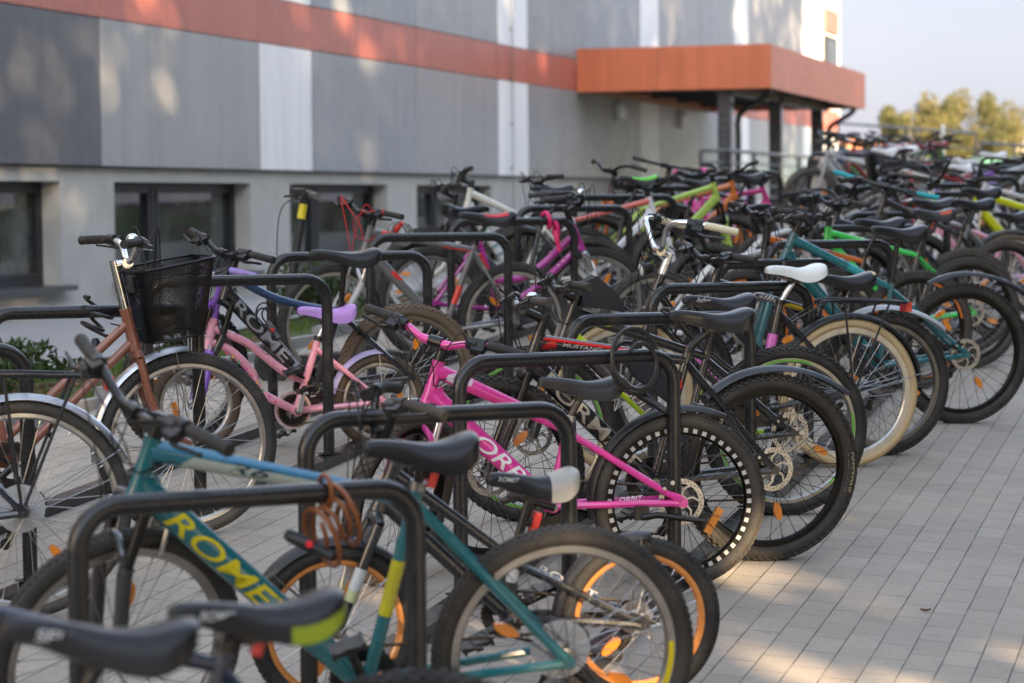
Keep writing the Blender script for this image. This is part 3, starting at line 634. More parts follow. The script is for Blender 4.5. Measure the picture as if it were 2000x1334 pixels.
sl = bpy.data.lights.new('sun', 'SUN'); sl.energy = 3.4; sl.angle = rad(.7); sl.color = (1, .75, .47); so = bpy.data.objects.new('sun', sl); COL.objects.link(so)
sdir = V((sin(rad(SUN_AZ))*cos(rad(SUN_EL)), cos(rad(SUN_AZ))*cos(rad(SUN_EL)), sin(rad(SUN_EL)))); so.rotation_euler = sdir.to_track_quat('Z', 'Y').to_euler(); so.location = (20, -20, 20)
cd = bpy.data.cameras.new('camera'); co = bpy.data.objects.new('camera', cd); COL.objects.link(co); S.camera = co
cx_, cy_, cz_ = V((.95802178, .28655464, -.00898416)), V((-.00820501, .05872851, .99824027)), V((.28657801, -.9562622, .05861438))
co.matrix_world = Mx((cx_, cy_, cz_)).transposed().to_4x4(); cd.sensor_width = 36; cd.lens = 85.0; cd.clip_start = .05; cd.clip_end = 6000
cd.dof.use_dof = True; cd.dof.focus_distance = 9.2; cd.dof.aperture_fstop = 3.4
S.view_settings.view_transform = 'Standard'; S.view_settings.look = 'None'; S.view_settings.exposure = 2.93; S.view_settings.gamma = 1
# ------------------------------------------------------------------ school building
XF = -11.13
bld = thing('school_building', 'long grey and white clad building with a red band above its plastered basement', 'building', Mx.Translation(V((XF, 20, -1.14))))
BI = bld.matrix_world.inverted()
def bobj(nm, mb, par=bld): return obj(nm, mb.mesh(nm, T=BI if par is bld else None), par)
PLAS = M('concrete', (.40, .395, .37)); GREY = [M('clad', c) for c in ((.090, .095, .108), (.30, .30, .31), (.27, .285, .305), (.255, .26, .27))]
WHC = M('clad', (.77, .775, .785)); REDC = M('clad', (.42, .13, .095)); RIB = M('ribclad', (.30, .30, .30)); DARKF = M('plastic', (.02, .021, .024))
wins = [(8.4, 11.95), (13.2, 16.8), (18.05, 21.65), (22.84, 26.47), (27.7, 31.27), (32.5, 36.1)]; wz0, wz1 = -.81, .22
t = MB(); z0, z1 = -2.2, .36; ed = [-12.]
for a, b2 in wins:
    t.box((XF-.15, (ed[-1]+a)/2, (z0+z1)/2), (.3, a-ed[-1], z1-z0), PLAS); ed.append(b2)
    t.box((XF-.15, (a+b2)/2, (z0+wz0)/2), (.3, b2-a, wz0-z0), PLAS); t.box((XF-.15, (a+b2)/2, (z1+wz1)/2), (.3, b2-a, z1-wz1), PLAS)
t.box((XF-.15, (ed[-1]+66)/2, (z0+z1)/2), (.3, 66-ed[-1], z1-z0), PLAS); bobj('plinth_wall', t)
m, n_, l_, b = nodes('window_glass'); setp(b, Base_Color=c4((.012, .016, .014)), Roughness=.03, Specular_IOR_Level=.8)
tt = noise(n_, l_, 1.4, 5, rough=.65); rr = ramp(n_, l_, tt.outputs[0], [(.38, (.006, .008, .008)), (.5, (.03, .036, .034)), (.66, (.085, .095, .09))]); l_.new(rr.outputs[0], b.inputs['Base Color']); GLS = m  # pale reflections and room interior put into the pane colour as mottling
for a, b2 in wins:
    t = MB(); xw = XF-.24; fwd_ = .07
    for y in (a+.035, a+(b2-a)*.38, b2-.035): t.box((xw, y, (wz0+wz1)/2), (.07, .075, wz1-wz0), DARKF)
    for z in (wz0+.035, wz1-.03): t.box((xw, (a+b2)/2, z), (.066, b2-a, .07), DARKF)
    for q0, q1 in ((a, a+(b2-a)*.38), (a+(b2-a)*.38, b2)):
        for y in (q0+.105, q1-.105): t.box((xw+.012, y, (wz0+wz1)/2), (.05, .055, wz1-wz0-.16), DARKF)
        for z in (wz0+.1, wz1-.09): t.box((xw+.012, (q0+q1)/2, z), (.047, q1-q0-.2, .05), DARKF)
    wo = bobj('window', t)
    t = MB(); t.box((xw-.02, (a+b2)/2, (wz0+wz1)/2), (.01, b2-a, wz1-wz0), GLS); obj('pane', t.mesh('pane', T=BI), wo)
    t = MB(); t.box((XF-.07, (a+b2)/2, wz0-.02), (.42, b2-a+.12, .05), M('metal', (.20, .20, .21))); obj('sill', t.mesh('sill', T=BI), wo)
cols = [(-12, 2, GREY[1]), (2, 8.3, GREY[0]), (8.3, 13, WHC), (13, 17.2, GREY[0]), (17.2, 22.41, GREY[0]), (22.41, 26.6, RIB), (26.6, 28.27, WHC), (28.27, 32.26, GREY[2]), (32.26, 36.24, GREY[1]), (36.24, 37.9, WHC), (37.9, 41.7, GREY[3]), (41.7, 45.65, GREY[2]), (45.65, 47.25, WHC), (47.25, 51.1, GREY[1]), (51.1, 54.87, GREY[2]), (54.87, 56.5, WHC), (56.5, 60.3, GREY[1]), (60.3, 63.97, GREY[1]), (63.97, 66, WHC)]
for a, b2, mm in cols:
    for z0, z1, q in ((.382, 1.872, mm), (1.884, 2.42, REDC), (2.432, 5.6, mm), (5.612, 9.5, mm)):
        t = MB(); t.box((XF+.04, (a+b2)/2, (z0+z1)/2), (.08, b2-a-.014, z1-z0), q); bobj('cladding_panel' if q is not REDC else 'red_band_panel', t)
t = MB(); t.box((XF-.16, 27, 4.93), (.3, 78, 9.14), M('plastic', (.05, .05, .05))); t.box((XF-6.2, 27, 5), (11.7, 78, 9.3), M('plastic', (.2, .2, .2))); bobj('wall_core', t)
t = MB(); t.tube([(XF+.12, 36.9, -.2), (XF+.12, 36.9, 9.4)], .008, STL, 6)
for z in (.5, 1.2, 1.9, 2.7, 3.5): t.box((XF+.1, 36.9, z), (.05, .05, .03), STL)
bobj('lightning_cable', t)
for y in (43.9, 49.1):
    t = MB(); rg = [[(XF+.085+x, y+r*cos(2*pi*i/24), 1.63+r*sin(2*pi*i/24)) for i in range(24)] for x, r in ((0, .2), (.05, .2), (.09, .17), (.12, .1), (.128, .02))]; t.loft(rg, M('vinyl', (.85, .86, .85))); bobj('wall_lamp', t)
# far wing, standing forward of the long facade
wing = thing('far_wing', 'bright sunlit white end block with a red stripe beyond the canopy', 'building', Mx.Translation(V((-11, 70, -1))))
wi = wing.matrix_world.inverted(); X2 = -11.06
def wobj(nm, mb, par=wing): return obj(nm, mb.mesh(nm, T=wi), par)
t = MB(); t.box((X2-6, 68.17, 6), (12, 4.3, 16), M('clad', (.78, .78, .77))); wobj('wall', t)
for z0, z1, q in ((1.87, 2.42, REDC), (4.62, 5.2, REDC), (5.22, 7.2, M('clad', (.42, .40, .37))), (-.2, 1.0, M('clad', (.7, .69, .67)))):
    t = MB(); t.box((X2+.05, 68.4, (z0+z1)/2), (.1, 2.3, z1-z0), q); wobj('cladding_panel', t)
for z0, z1 in ((2.7, 4.5), (7.4, 9)):
    t = MB(); t.box((X2+.04, 68.4, (z0+z1)/2), (.06, 2.1, z1-z0), DARKF); wo = wobj('window', t); t = MB(); t.box((X2+.08, 68.4, (z0+z1)/2), (.02, 1.9, z1-z0-.2), GLS); wobj('pane', t, wo)
# canopy
can = thing('entrance_canopy', 'flat orange red canopy on dark grey columns sheltering the entrance', 'canopy', Mx.Translation(V((-9.4, 46, -.4)))); ci = can.matrix_world.inverted()
def cobj(nm, mb): return obj(nm, mb.mesh(nm, T=ci), can)
OR = M('clad', (.62, .17, .075)); x0, x1, y0, y1, z0, z1 = XF+.09, -7.62, 40.9, 51.9, 1.86, 2.61
t = MB()
ym = [x0, x0+1.45, x1]
for a, b2 in zip(ym, ym[1:]): t.box(((a+b2)/2, y0+.03, (z0+z1)/2), (b2-a-.012, .06, z1-z0), OR)
for i in range(3):
    a, b2 = y0+.06+i*(y1-y0-.06)/3, y0+.06+(i+1)*(y1-y0-.06)/3; t.box((x1-.03, (a+b2)/2, (z0+z1)/2), (.06, b2-a-.006, z1-z0), OR)
t.box(((x0+x1)/2-.03, y1-.03, (z0+z1)/2), (x1-x0-.06, .06, z1-z0-.01), OR); cobj('fascia', t)
t = MB(); t.box(((x0+x1)/2-.03, (y0+y1)/2, z0+.35), (x1-x0-.08, y1-y0-.14, .1), M('plastic', (.07, .07, .075)))
for y in lin(y0+1, y1-.7, 4): t.box(((x0+x1)/2-.03, y, z0+.2), (x1-x0-.1, .14, .2), M('plastic', (.06, .06, .065)))
t.box((-8.5, (y0+y1)/2, z0+.06), (.2, y1-y0-.16, .22), M('plastic', (.05, .05, .055))); cobj('roof_frame', t)
for y in (41.4, 46.2, 51.0):
    t = MB(); t.box((-8.5, y, .7), (.24, .24, 2.45), M('paint', (.055, .058, .063))); cobj('column', t)
for y, xx in ((42.3, -8.46), (51.55, -8.36)):
    t = MB(); t.tube(bez([(xx, y, -.5), (xx, y, 1.0), (xx, y, 1.35), (xx+.08, y-.0, 1.52), (xx+.42, y, 1.72), (xx+.55, y, 1.84), (xx+.56, y, 1.97)], 6), .055, M('paint', (.05, .053, .058)), 12); cobj('downpipe', t)
# entrance platform, railings
t = MB(); t.box((-9.7, 47.5, -.86), (2.8, 14.5, 1.1), M('concrete', (.33, .33, .32))); plat = obj('entrance_platform', t); tag(plat, 'grey concrete entrance platform under the canopy', 'platform')
def railing(nm, label, pts, h, rails, m_, step=1.5, bal=False):
    root = thing(nm, label, 'railing', Mx.Translation(V(pts[0]))); ri_ = root.matrix_world.inverted()
    for a, b2 in zip(pts, pts[1:]):
        a, b2 = V(a), V(b2); L = (b2-a).length; k = max(1, int(L/step))
        for i in range(k+1):
            q = a+(b2-a)*i/k; t = MB(); t.tube([q, q+V((0, 0, h))], .032, m_, 8); obj('post', t.mesh('post', T=ri_), root)
        for r in rails:
            t = MB(); t.tube([a+V((0, 0, r)), b2+V((0, 0, r))], .032 if r == rails[0] else .017, m_, 8); obj('rail', t.mesh('rail', T=ri_), root)
    return root
RG = M('paint', (.05, .052, .057))
railing('railing', 'dark grey tube railing along the entrance platform under the canopy', [(-8.73, 40.4, -.3), (-8.3, 40.6, -.3), (-8.3, 54.5, -.3)], 1.1, (1.1, .9, .7, .5, .3, .1), RG, 2.0)
railing('railing', 'long grey ramp railing behind the far bicycles in front of the trees', [(-9.0, 57, .23), (-7.4, 57, .08), (-5.8, 57, -.08)], 1.5, (1.5, 1.15, .8), M('paint', (.07, .078, .09)), 1.3)
railing('railing', 'short grey railing standing behind the shrubs at the far right', [(-5.5, 55, .07), (-4.0, 55, -.05)], 1.1, (1.1, .8, .4), M('paint', (.07, .078, .09)), .75)
# ------------------------------------------------------------------ trees and shrubs
def leaf_mesh(name, blobs, nleaf, size, m_, seed, droop=0):
    """many small leaf faces spread through a set of clumps (centre, radii)"""
    r = random.Random(seed); vs = []; fs = []
    tot = sum(b3[1][0]*b3[1][1]*b3[1][2] for b3 in blobs)
    for c, rad3 in blobs:
        for _ in range(int(nleaf*rad3[0]*rad3[1]*rad3[2]/tot)):
            while True:
                d = V((r.uniform(-1, 1), r.uniform(-1, 1), r.uniform(-1, 1)))
                if .15 < d.length < 1 and r.random() < d.length**.8: break
            p = V(c)+V((d.x*rad3[0], d.y*rad3[1], d.z*rad3[2])); s_ = size*r.uniform(.6, 1.3)
            q = Quaternion((r.gauss(0, 1), r.gauss(0, 1), r.gauss(0, 1), r.gauss(0, 1))).normalized(); o = len(vs)
            for x, y, z in ((-.5, 0, 0), (0, -.28, .06), (.5, 0, -.04-droop), (0, .28, .06)): vs.append(tuple(p+q @ V((x*s_, y*s_, z*s_))))
            fs.append((o, o+1, o+2, o+3))
    me = bpy.data.meshes.new(name); me.from_pydata(vs, [], fs); me.materials.append(m_); return me
def tree_meshes(seed, h, cr, nleaf, leaf, col, narrow=1.0, cz=.3):
    r = random.Random(seed); t = MB(); bm_ = M('bark', (.2, .18, .15)); pts = [(0, 0, -.4)]+[(r.uniform(-.12, .12)*h*.1*i, r.uniform(-.12, .12)*h*.1*i, h*i*.16) for i in range(1, 6)]
    t.tube(bez(pts, 4), [h*.022*(1-.042*i) for i in range(21)], bm_, 8); blobs = []
    for i in range(16):
        z = h*(cz+.62*i/16); a = i*2.4+r.uniform(-.4, .4); rr = cr*narrow*(sin(pi*min(1, (.22+.75*i/16)))**.8)*r.uniform(.55, 1); q = V((rr*cos(a), rr*sin(a), z+h*.08))
        t.tube(bez([(0, 0, z-h*.06), (q.x*.5, q.y*.5, z), tuple(q)], 3), [h*.008, h*.007, h*.006, h*.005, h*.004, h*.003, h*.002], bm_, 5); s_ = cr*r.uniform(.26, .46)
        blobs.append((q, (s_, s_, s_*r.uniform(.7, 1.1))))
    for i in range(4): s_ = cr*r.uniform(.25, .4); blobs.append((V((r.uniform(-.3, .3)*cr, r.uniform(-.3, .3)*cr, h*(.88+.04*i))), (s_*.7, s_*.7, s_)))
    return t.mesh('trunk'), leaf_mesh('crown', blobs, nleaf, leaf, M('leaf', col), seed)
def plant_tree(nm, label, ms, loc, rot=0, sc=1, group=None):
    root = thing(nm, label, 'tree', Mx.Translation(V(loc)) @ Mx.Rotation(rot, 4, 'Z') @ Mx.Scale(sc, 4), group); obj('trunk', ms[0], root); obj('crown', ms[1], root); return root
fa = tree_meshes(3, 12, 3.7, 11000, .34, (.15, .135, .045), .9, .06); fb = tree_meshes(5, 12, 3.3, 10000, .34, (.12, .12, .042), .88, .05)
for i, (px, yy, zz, s_, ms) in enumerate(((-.1335, 150, -3.2, .66, fb), (-.1242, 152, -3.2, .72, fa), (-.1160, 150, -3.2, .77, fb), (-.1066, 155, -3.2, .83, fa), (-.0945, 150, -3.2, .80, fb), (-.0875, 153, -3.2, .75, fa))):
    plant_tree('birch_tree', ['small round golden green tree leftmost in the far tree line', 'broad golden green tree with a rounded top left of the tallest far tree', 'tall golden green tree at the middle of the far tree line', 'lower golden green tree filling the dip in the far tree line', 'tall slim golden green tree right of the dip in the far tree line', 'golden green tree at the right edge of the far tree line'][i], ms, (px*yy, yy, zz), i*1.3, s_*(1.0 if i < 2 else .9), 'trees beyond the railing')
for i, (px, yy, s_) in enumerate(((-.1340, 140, .62), (-.1220, 141, .6), (-.1105, 140, .54), (-.1010, 141, .52), (-.0915, 140, .55), (-.0840, 141, .56))):
    plant_tree('bushy_tree', ['low bushy green tree at the left foot of the far tree line', 'low bushy green tree second from the left before the far trees', 'low bushy green tree before the middle of the far trees', 'low bushy green tree before the dip in the far trees', 'low bushy green tree right of the dip before the far trees', 'low bushy green tree at the right foot of the far tree line'][i], fa if i % 2 else fb, (px*yy, yy, -3), i*2.1, s_, 'low trees before the far tree line')
def shrub(nm, label, loc, r_, h, col, nleaf, leaf, seed, group=None):
    rnd = random.Random(seed); root = thing(nm, label, 'shrub', Mx.Translation(V(loc)), group); bl = []; t = MB()
    for i in range(9):
        a = i*2.4; d = r_*rnd.uniform(.1, .75); q = V((d*cos(a), d*sin(a), h*rnd.uniform(.35, .85))); bl.append((q, (r_*.38, r_*.38, h*.22))); t.tube(bez([(0, 0, -.03), (q.x*.4, q.y*.4, q.z*.5), tuple(q)], 3), .006, M('bark', (.12, .09, .06)), 5)
    obj('stem', t, root); obj('foliage', leaf_mesh('foliage', bl, nleaf, leaf, M('leaf', col), seed), root); return root
for i, (px, r_, h, lb) in enumerate((((-6.55, 12.0), .42, .3, 'dark green low shrub at the left edge of the planting bed'), ((-6.35, 14.0), .35, .32, 'small green shrub behind the copper bicycle'), ((-6.3, 16.1), .45, .55, 'green shrub with pale leaves behind the pink step through bicycle'), ((-7.2, 18.2), .35, .4, 'small sparse shrub behind the electric scooter'), ((-6.9, 23.2), .45, .55, 'green shrub behind the cream mountain bike'), ((-6.6, 26.2), .45, .5, 'green shrub under the plinth wall right of the cream mountain bike'), ((-6.2, 11.0), .35, .24, 'low shrub nearest to the silver mudguard'))):
    shrub('shrub', lb, (px[0], px[1], zg(*px)), r_, h, (.05, .085, .022), 900, .055, 40+i)
for i, (px, r_, h, lb) in enumerate((((-4.2, 46), 1.3, .62, 'dark green bush under the far railing'), ((-3.3, 47), 1.3, .6, 'dark green bush at the far right edge under the railing'), ((-5.3, 50), 1.2, .6, 'olive bush between the far bicycles and the railing'))):
    shrub('bush', lb, (px[0], px[1], zg(*px)), r_, h, (.04, .06, .025), 1500, .14, 60+i)
# shade trees beside the path, behind and right of the camera: they break up the low sun
sa = tree_meshes(11, 12, 4.2, 6600, .40, (.06, .08, .02), 1, .16); sp_ = tree_meshes(14, 12, 4.0, 1900, .42, (.06, .08, .02), 1, .2); sb = tree_meshes(12, 12, 4.0, 6200, .40, (.06, .075, .02), 1, .14)
for i, (x, y, s_) in enumerate(((9.5, -11, 1.35), (8.9, -4.6, 1.3), (9.6, 1.1, 1.36), (9.4, 6.5, 1.3), (10.2, 12.5, 1.4), (9.8, 18.5, 1.35), (10.2, 24.5, 1.38), (10.4, 30.5, 1.4), (10.6, 37, 1.5), (17.5, -24, 1.5), (17, -5.5, 1.4), (18, 2, 1.5), (17.5, 11, 1.5), (18, 20, 1.5), (9.2, -17.5, 1.35), (5.6, -10.5, 1.1), (5.2, 6.1, .72))):
    plant_tree('lime_tree', 'leafy green tree of the row lining the path beside the racks', sp_ if i in (1, 10, 14) else sa if i % 2 else sb, (x, y, -2.2), i*.9, s_, 'shade trees lining the path')
# far buildings
def house(label, x, y, z, wx, wy, h, wc, rc, rh):
    root = thing('house', label, 'house', Mx.Translation(V((x, y, z)))); t = MB(); t.box((0, 0, h/2), (wx, wy, h), M('concrete', wc)); obj('wall', t, root)
    t = MB(); t.loft([[(-wx/2-.4, -wy/2-.4, h), (wx/2+.4, -wy/2-.4, h), (wx/2+.4, -wy/2-.4, h+.12), (-wx/2-.4, -wy/2-.4, h+.12)], [(-wx/2-.4, 0, h+rh), (wx/2+.4, 0, h+rh), (wx/2+.4, 0, h+rh+.12), (-wx/2-.4, 0, h+rh+.12)], [(-wx/2-.4, wy/2+.4, h), (wx/2+.4, wy/2+.4, h), (wx/2+.4, wy/2+.4, h+.12), (-wx/2-.4, wy/2+.4, h+.12)]], M('concrete', rc)); obj('roof', t, root)
    for i in range(4):
        t = MB(); t.box((-wx/2+wx*(i+.5)/4, -wy/2-.02, h*.55), (wx*.1, .06, h*.3), DARKF); obj('window', t, root)
house('far house with an orange tiled roof left of the trees', -27.8, 190, -3, 9, 8, 4.6, (.7, .62, .5), (.5, .2, .09), 2.7)
house('far pale house beside the orange roofed house', -21.8, 200, -3, 5, 8, 6.4, (.75, .72, .68), (.55, .25, .15), 1.6)
house('far white house at the right behind the trees', -15.4, 190, -3, 6, 8, 6.6, (.78, .74, .68), (.6, .5, .42), 1.2)
t = MB(); t.box((-6.9, 72, .35), (5.5, .1, 1.5), M('plastic', (.10, .26, .19))); tag(obj('screen_fence', t), 'green panel fence behind the far railing', 'fence')
t = MB(); t.box((-4.6, 66, -.2), (5.5, .3, 1.25), M('concrete', (.42, .2, .12))); tag(obj('brick_wall', t), 'low reddish brick wall behind the far bushes', 'wall')
t = MB(); t.tube([(-4.95, 43, -.4), (-4.95, 43, 1.2)], .04, M('paint', (.75, .73, .68)), 12); t.tube([(-4.95, 43, 1.2), (-4.95, 43, 1.24)], [.04, .02], M('paint', (.75, .73, .68)), 12); tag(obj('bollard', t), 'tall white post standing among the far bicycles', 'post')
# grass, bark and dry leaves
r = random.Random(2); vs = []; fs = []
from mathutils import noise as mn
for _ in range(26000):
    x, y = r.uniform(-7.6, -5.5), 8+r.random()**1.3*24
    if mn.noise(V((x*.8, y*.8, 3))) < -.02: continue
    z = zg(x, y)-.004; h = r.uniform(.03, .08); a = r.uniform(0, 6.3); o = len(vs); dx, dy = cos(a)*.005, sin(a)*.005; lx, ly = r.uniform(-.03, .03), r.uniform(-.03, .03)
    vs += [(x-dx, y-dy, z), (x+dx, y+dy, z), (x+lx, y+ly, z+h)]; fs.append((o, o+1, o+2))
me = bpy.data.meshes.new('grass'); me.from_pydata(vs, [], fs); me.materials.append(M('leaf', (.10, .16, .03))); struct(obj('grass', me), 'stuff')
t = MB(); bk_ = M('bark', (.24, .12, .065))
for _ in range(2600):
    x, y = r.uniform(-7.6, -5.5), 8+r.random()**1.3*20
    if mn.noise(V((x*.8, y*.8, 3))) > .05: continue
    t.box((x, y, zg(x, y)+.006), (r.uniform(.02, .06), r.uniform(.012, .03), .008), bk_, Mx.Rotation(r.uniform(0, 3), 3, 'Z') @ Mx.Rotation(r.uniform(-.5, .5), 3, 'X'))
struct(obj('bark_mulch', t), 'stuff')
for i, (x, y, lb) in enumerate(((-.42, 10.9, 'brown curled leaf farthest out on the paving'), (-.50, 7.78, 'brown leaf on the paving at the lower right'), (-.62, 7.7, 'dark crumpled leaf left of the lower brown leaf'), (-1.0, 8.2, 'tiny dark leaf on the sunny paving near the bicycle wheels'))):
    t = MB(); t.loft([[(a*.03, bb*.012*(1-abs(a)), .004+.01*abs(bb)+.006*a*a) for bb in (-1, 0, 1)] for a in (-1, -.5, 0, .5, 1)], M('bark', (.22, .11, .05)), False); o = obj('fallen_leaf', t, None, Mx.Translation(V((x, y, zg(x, y)))) @ Mx.Rotation(i*1.1, 4, 'Z') @ Mx.Scale(.6, 4)); tag(o, lb, 'leaf')
# ------------------------------------------------------------------ bicycle racks
U = V((.7147, .6995, 0)); RL = .83
def rack_mesh(dz):
    t = MB(); r_ = .1; h = .80; pts = [V((0, 0, -.01)), V((0, 0, h-r_))]+arcpts((r_, 0, h-r_), r_, 180, 90, 7)+arcpts((RL-r_, 0, h-r_), r_, 90, 0, 7)+[V((RL, 0, -.01))]
    pts = [p+V((0, 0, dz*p.x/RL)) for p in pts]; t.tube(pts, .0245, RACK, 16); 
    for x in (0, RL): t.box((x, 0, .03+dz*x/RL), (.09, .06, .006), RACK); t.box((x, 0, .022+dz*x/RL), (.012, .09, .018), RACK)
    return t.mesh('bike_rack')
rk = {}
def rack(x, y, label, grp):
    Lp = V((x, y, 0))-U*RL; za, zb = zg(Lp.x, Lp.y), zg(x, y); d = round(zb-za, 3)
    if d not in rk: rk[d] = rack_mesh(d)
    o = obj('bike_rack', rk[d], None, Mx.Translation(V((Lp.x, Lp.y, za+.02))) @ Mx.Rotation(atan2(U.y, U.x), 4, 'Z')); tag(o, label, 'bike rack', grp)
FAR = 'one of the far black hoops half hidden by bicycles'
RA_ = ['black hoop in the foreground with a brown coil lock on its rail', 'black hoop behind the teal bicycle saddle', 'black hoop with a long cable looped round its right corner', 'black hoop behind the saddle of the black and green mountain bike', 'black hoop behind the white saddle of the cream tyred bicycle', 'black hoop behind the tan flashed saddle']
for i in range(1, 19): rack(-1.865, 4.03+1.38*i, RA_[i-1] if i < 7 else FAR+' along the path', 'bicycle hoops of the row along the path')
RB_ = ['black hoop at the left edge of the picture', 'black hoop behind the basket of the copper bicycle', 'black hoop behind the purple handlebar of the pink bicycle', 'black hoop crossed by the grey and red mountain bike', 'black hoop below the black and red saddle', 'black hoop tied with a pink strap']
for i in [*range(-2, 9), 12, 13, 14]: rack(-3.83, 9.95+1.385*i, RB_[i+2] if i < 4 else FAR+' near the building', 'bicycle hoops of the row near the building')
for nm, x, y0, y1 in (('path', -1.865, 3.4, 29.5), ('front', -1.865-U.x*RL, 2.8, 29), ('b', -3.83, 6.5, 29.9), ('bb', -3.83-U.x*RL, 6, 29.4)):
    t = MB(); k = int((y1-y0)/1.0); rg = []
    for i in range(k+1):
        y = y0+(y1-y0)*i/k; z = zg(x, y); rg.append([(x-.04, y, z), (x+.04, y, z), (x+.04, y, z+.045), (x-.04, y, z+.045)])
    t.loft(rg, RACK); tag(obj('ground_rail', t), {'path': 'black steel floor bar joining the hoops beside the path', 'front': 'black steel floor bar joining the left feet of the path row', 'b': 'black steel floor bar joining the hoops of the row by the building', 'bb': 'black steel floor bar nearest to the planting bed'}[nm], 'floor bar')
# ------------------------------------------------------------------ bicycles
TEAL = (.012, .135, .155); PINK = (.78, .05, .33); GRY = (.12, .125, .13); LIME = (.42, .62, .02); COP = (.25, .088, .052); WHI = (.72, .72, .68)
def tail(b, head, d): a = rad(head); return (b[0]-cos(a)*d, b[1]-sin(a)*d)
def ex_bag(root, k):            # triangular frame bag under the top tube
    t = MB(); a = k['SC']; pts = [(a.x+.03, a.z-.06), (a.x+.25, a.z+.0), (a.x+.20, a.z-.08), (a.x+.06, a.z-.18)]; t.poly(pts, -.03, .03, M('cloth', (.02, .02, .025))); t.box((a.x+.045, .032, a.z-.105), (.03, .004, .03), M('cloth', (.7, .02, .02))); obj('frame_bag', t, root)
def ex_phone(root, k):          # wedge phone bag behind the stem
    t = MB(); c = k['HT']; rg = []
    for x, zt, zb, w in ((-.03, .10, .0, .035), (-.08, .125, .0, .045), (-.15, .07, -.01, .042), (-.2, .02, -.02, .03)): rg.append([(c.x+x, y*w, c.z+z) for y, z in ((-1, zb), (1, zb), (.9, zt), (-.9, zt))])
    t.loft(rg, M('cloth', (.022, .022, .026))); obj('top_bag', t, root)
def ex_frontlight(root, k):
    t = MB(); c = k['HT']+k['perp']*.05+V((0, 0, .02)); t.tube([c, c+V((.05, 0, -.01))], [.022, .03], PLA, 14); t.tube([c+V((.05, 0, -.01)), c+V((.055, 0, -.011))], [.027, .015], M('vinyl', (.7, .7, .66)), 14); k['fobj']('front_light', t)
def ex_tyre(root, k):           # moulded lettering on the tyre side wall
    t = MB(); vs, fs = text_tris('DEESTONE', 0, .01); c = k['RA']; out = []
    for u, w in vs:
        A = rad(170+u*27); r_ = .345-.026+w*.024; out.append(V((c.x+r_*cos(A), .0278-.35*abs(w)*.01, c.z+r_*sin(A))))
    t.add(out, fs, M('plastic', (.42, .33, .2))); obj('lettering', t, root)
def ex_shock(root, k):
    t = MB(); a = k['st']; t.tube([a+V((.03, 0, -.06)), a+V((.12, 0, -.17))], .022, DRK, 12); obj('shock_absorber', t, root)
def ex_bottle(root, k):
    t = MB(); d = (k['HB']-k['BB']).normalized(); q = k['BB']+d*.2+V((-.0, 0, .06)); t.tube(bez([q, q+d*.13, q+d*.16, q+d*.17, q+d*.2], 3), [.036]*7+[.03, .026, .02, .018, .018, .016], M('plastic', (.05, .05, .055)), 14); obj('bottle', t, root)
def ex_flowers(root, k):
    for i in range(9):
        t = MB()
        u = .2+.07*i; x = .80-(.8-.40)*u; z = .47-.30*u+.03*sin(u*6); cc = ((.75, .1, .15), (.8, .45, .1), (.1, .4, .15), (.65, .1, .4))[i % 4]
        for q in range(5): aa = q*1.257; t.ring([(.0005, .0185), (.004, .0185), (.004, .0195), (.0005, .0195)], M('plastic', cc), 8, c=(x+.003*cos(aa), .00005*q, z+.012+.003*sin(aa)))
        obj('flower_decal', t, root)
# --- nearest two, under the saddles at the bottom left
bike('bicycle', 'foreground black bicycle whose saddle has white lettering along its nose', (-1.535, 3.61), 205, HT=(.93, .86), sad=(.26, .918), sl=1.12, c1=(.02, .022, .03), stilt=-3, susp=2, disc=1, sadtext=('SELLE', .085, .02, -.014), tread=1)
bike('bicycle', 'foreground dark bicycle with a black saddle edged lime yellow at the tail', (-1.43, 4.08), 211, R=.37, HT=(.95, .945), HB=(.985, .82), sad=(.285, .872), SC=(.345, .782), c1=(.018, .026, .05), c2=(.02, .02, .022), spatch=((.24, .30, .015), .58, .97, 0, 1), sl=1.1, sadtext=('ROMET', .07, .017, -.012), susp=2, disc=1, tl=[('GLX', 'tt', .80, .90, .02, (.38, .6, .15), .2)], rearlight=1, tread=1, stilt=2)
# --- teal bicycle with the yellow lettering
bike('bicycle', 'teal mountain bike with large yellow lettering in the foreground', (-1.66, 5.90), 208, 9, 24, R=.338, WB=1.11, HT=(1.04, .90), HB=(1.08, .765), SC=(.395, .765), BB=(.50, .265), sad=(.385, .892), bh=1.3, c1=TEAL, ctt=(.02, .16, .22), rd=.0335, rt=.0235, rss=.0135, tread=2, cf=(.035, .035, .037), susp=2, vbrake=2, rimcol=(.45, .44, .42), spk=(.3, .3, .3), nsp=36, stilt=2,
     tl=[('ROMET', 'dt', .13, .67, .052, (.62, .52, .01), .25), ('R6', 'tt', .28, .45, .026, (.02, .04, .06), .4)],
     tp=[('tt', .12, .8, -62, 14, (.42, .47, .40), .05), ('tt', .02, .75, 22, 80, (.025, .17, .30), .03)], tb=[('st', .35, .62, (.55, .50, .01))], decal=('one', (.65, .52, .01)), fw=dict(decal=None), bw=1.22, rearlight=1, plate=1, tcol=(.03, .028, .026), clampm=STL, crank=65, refl=1, spin=.42)
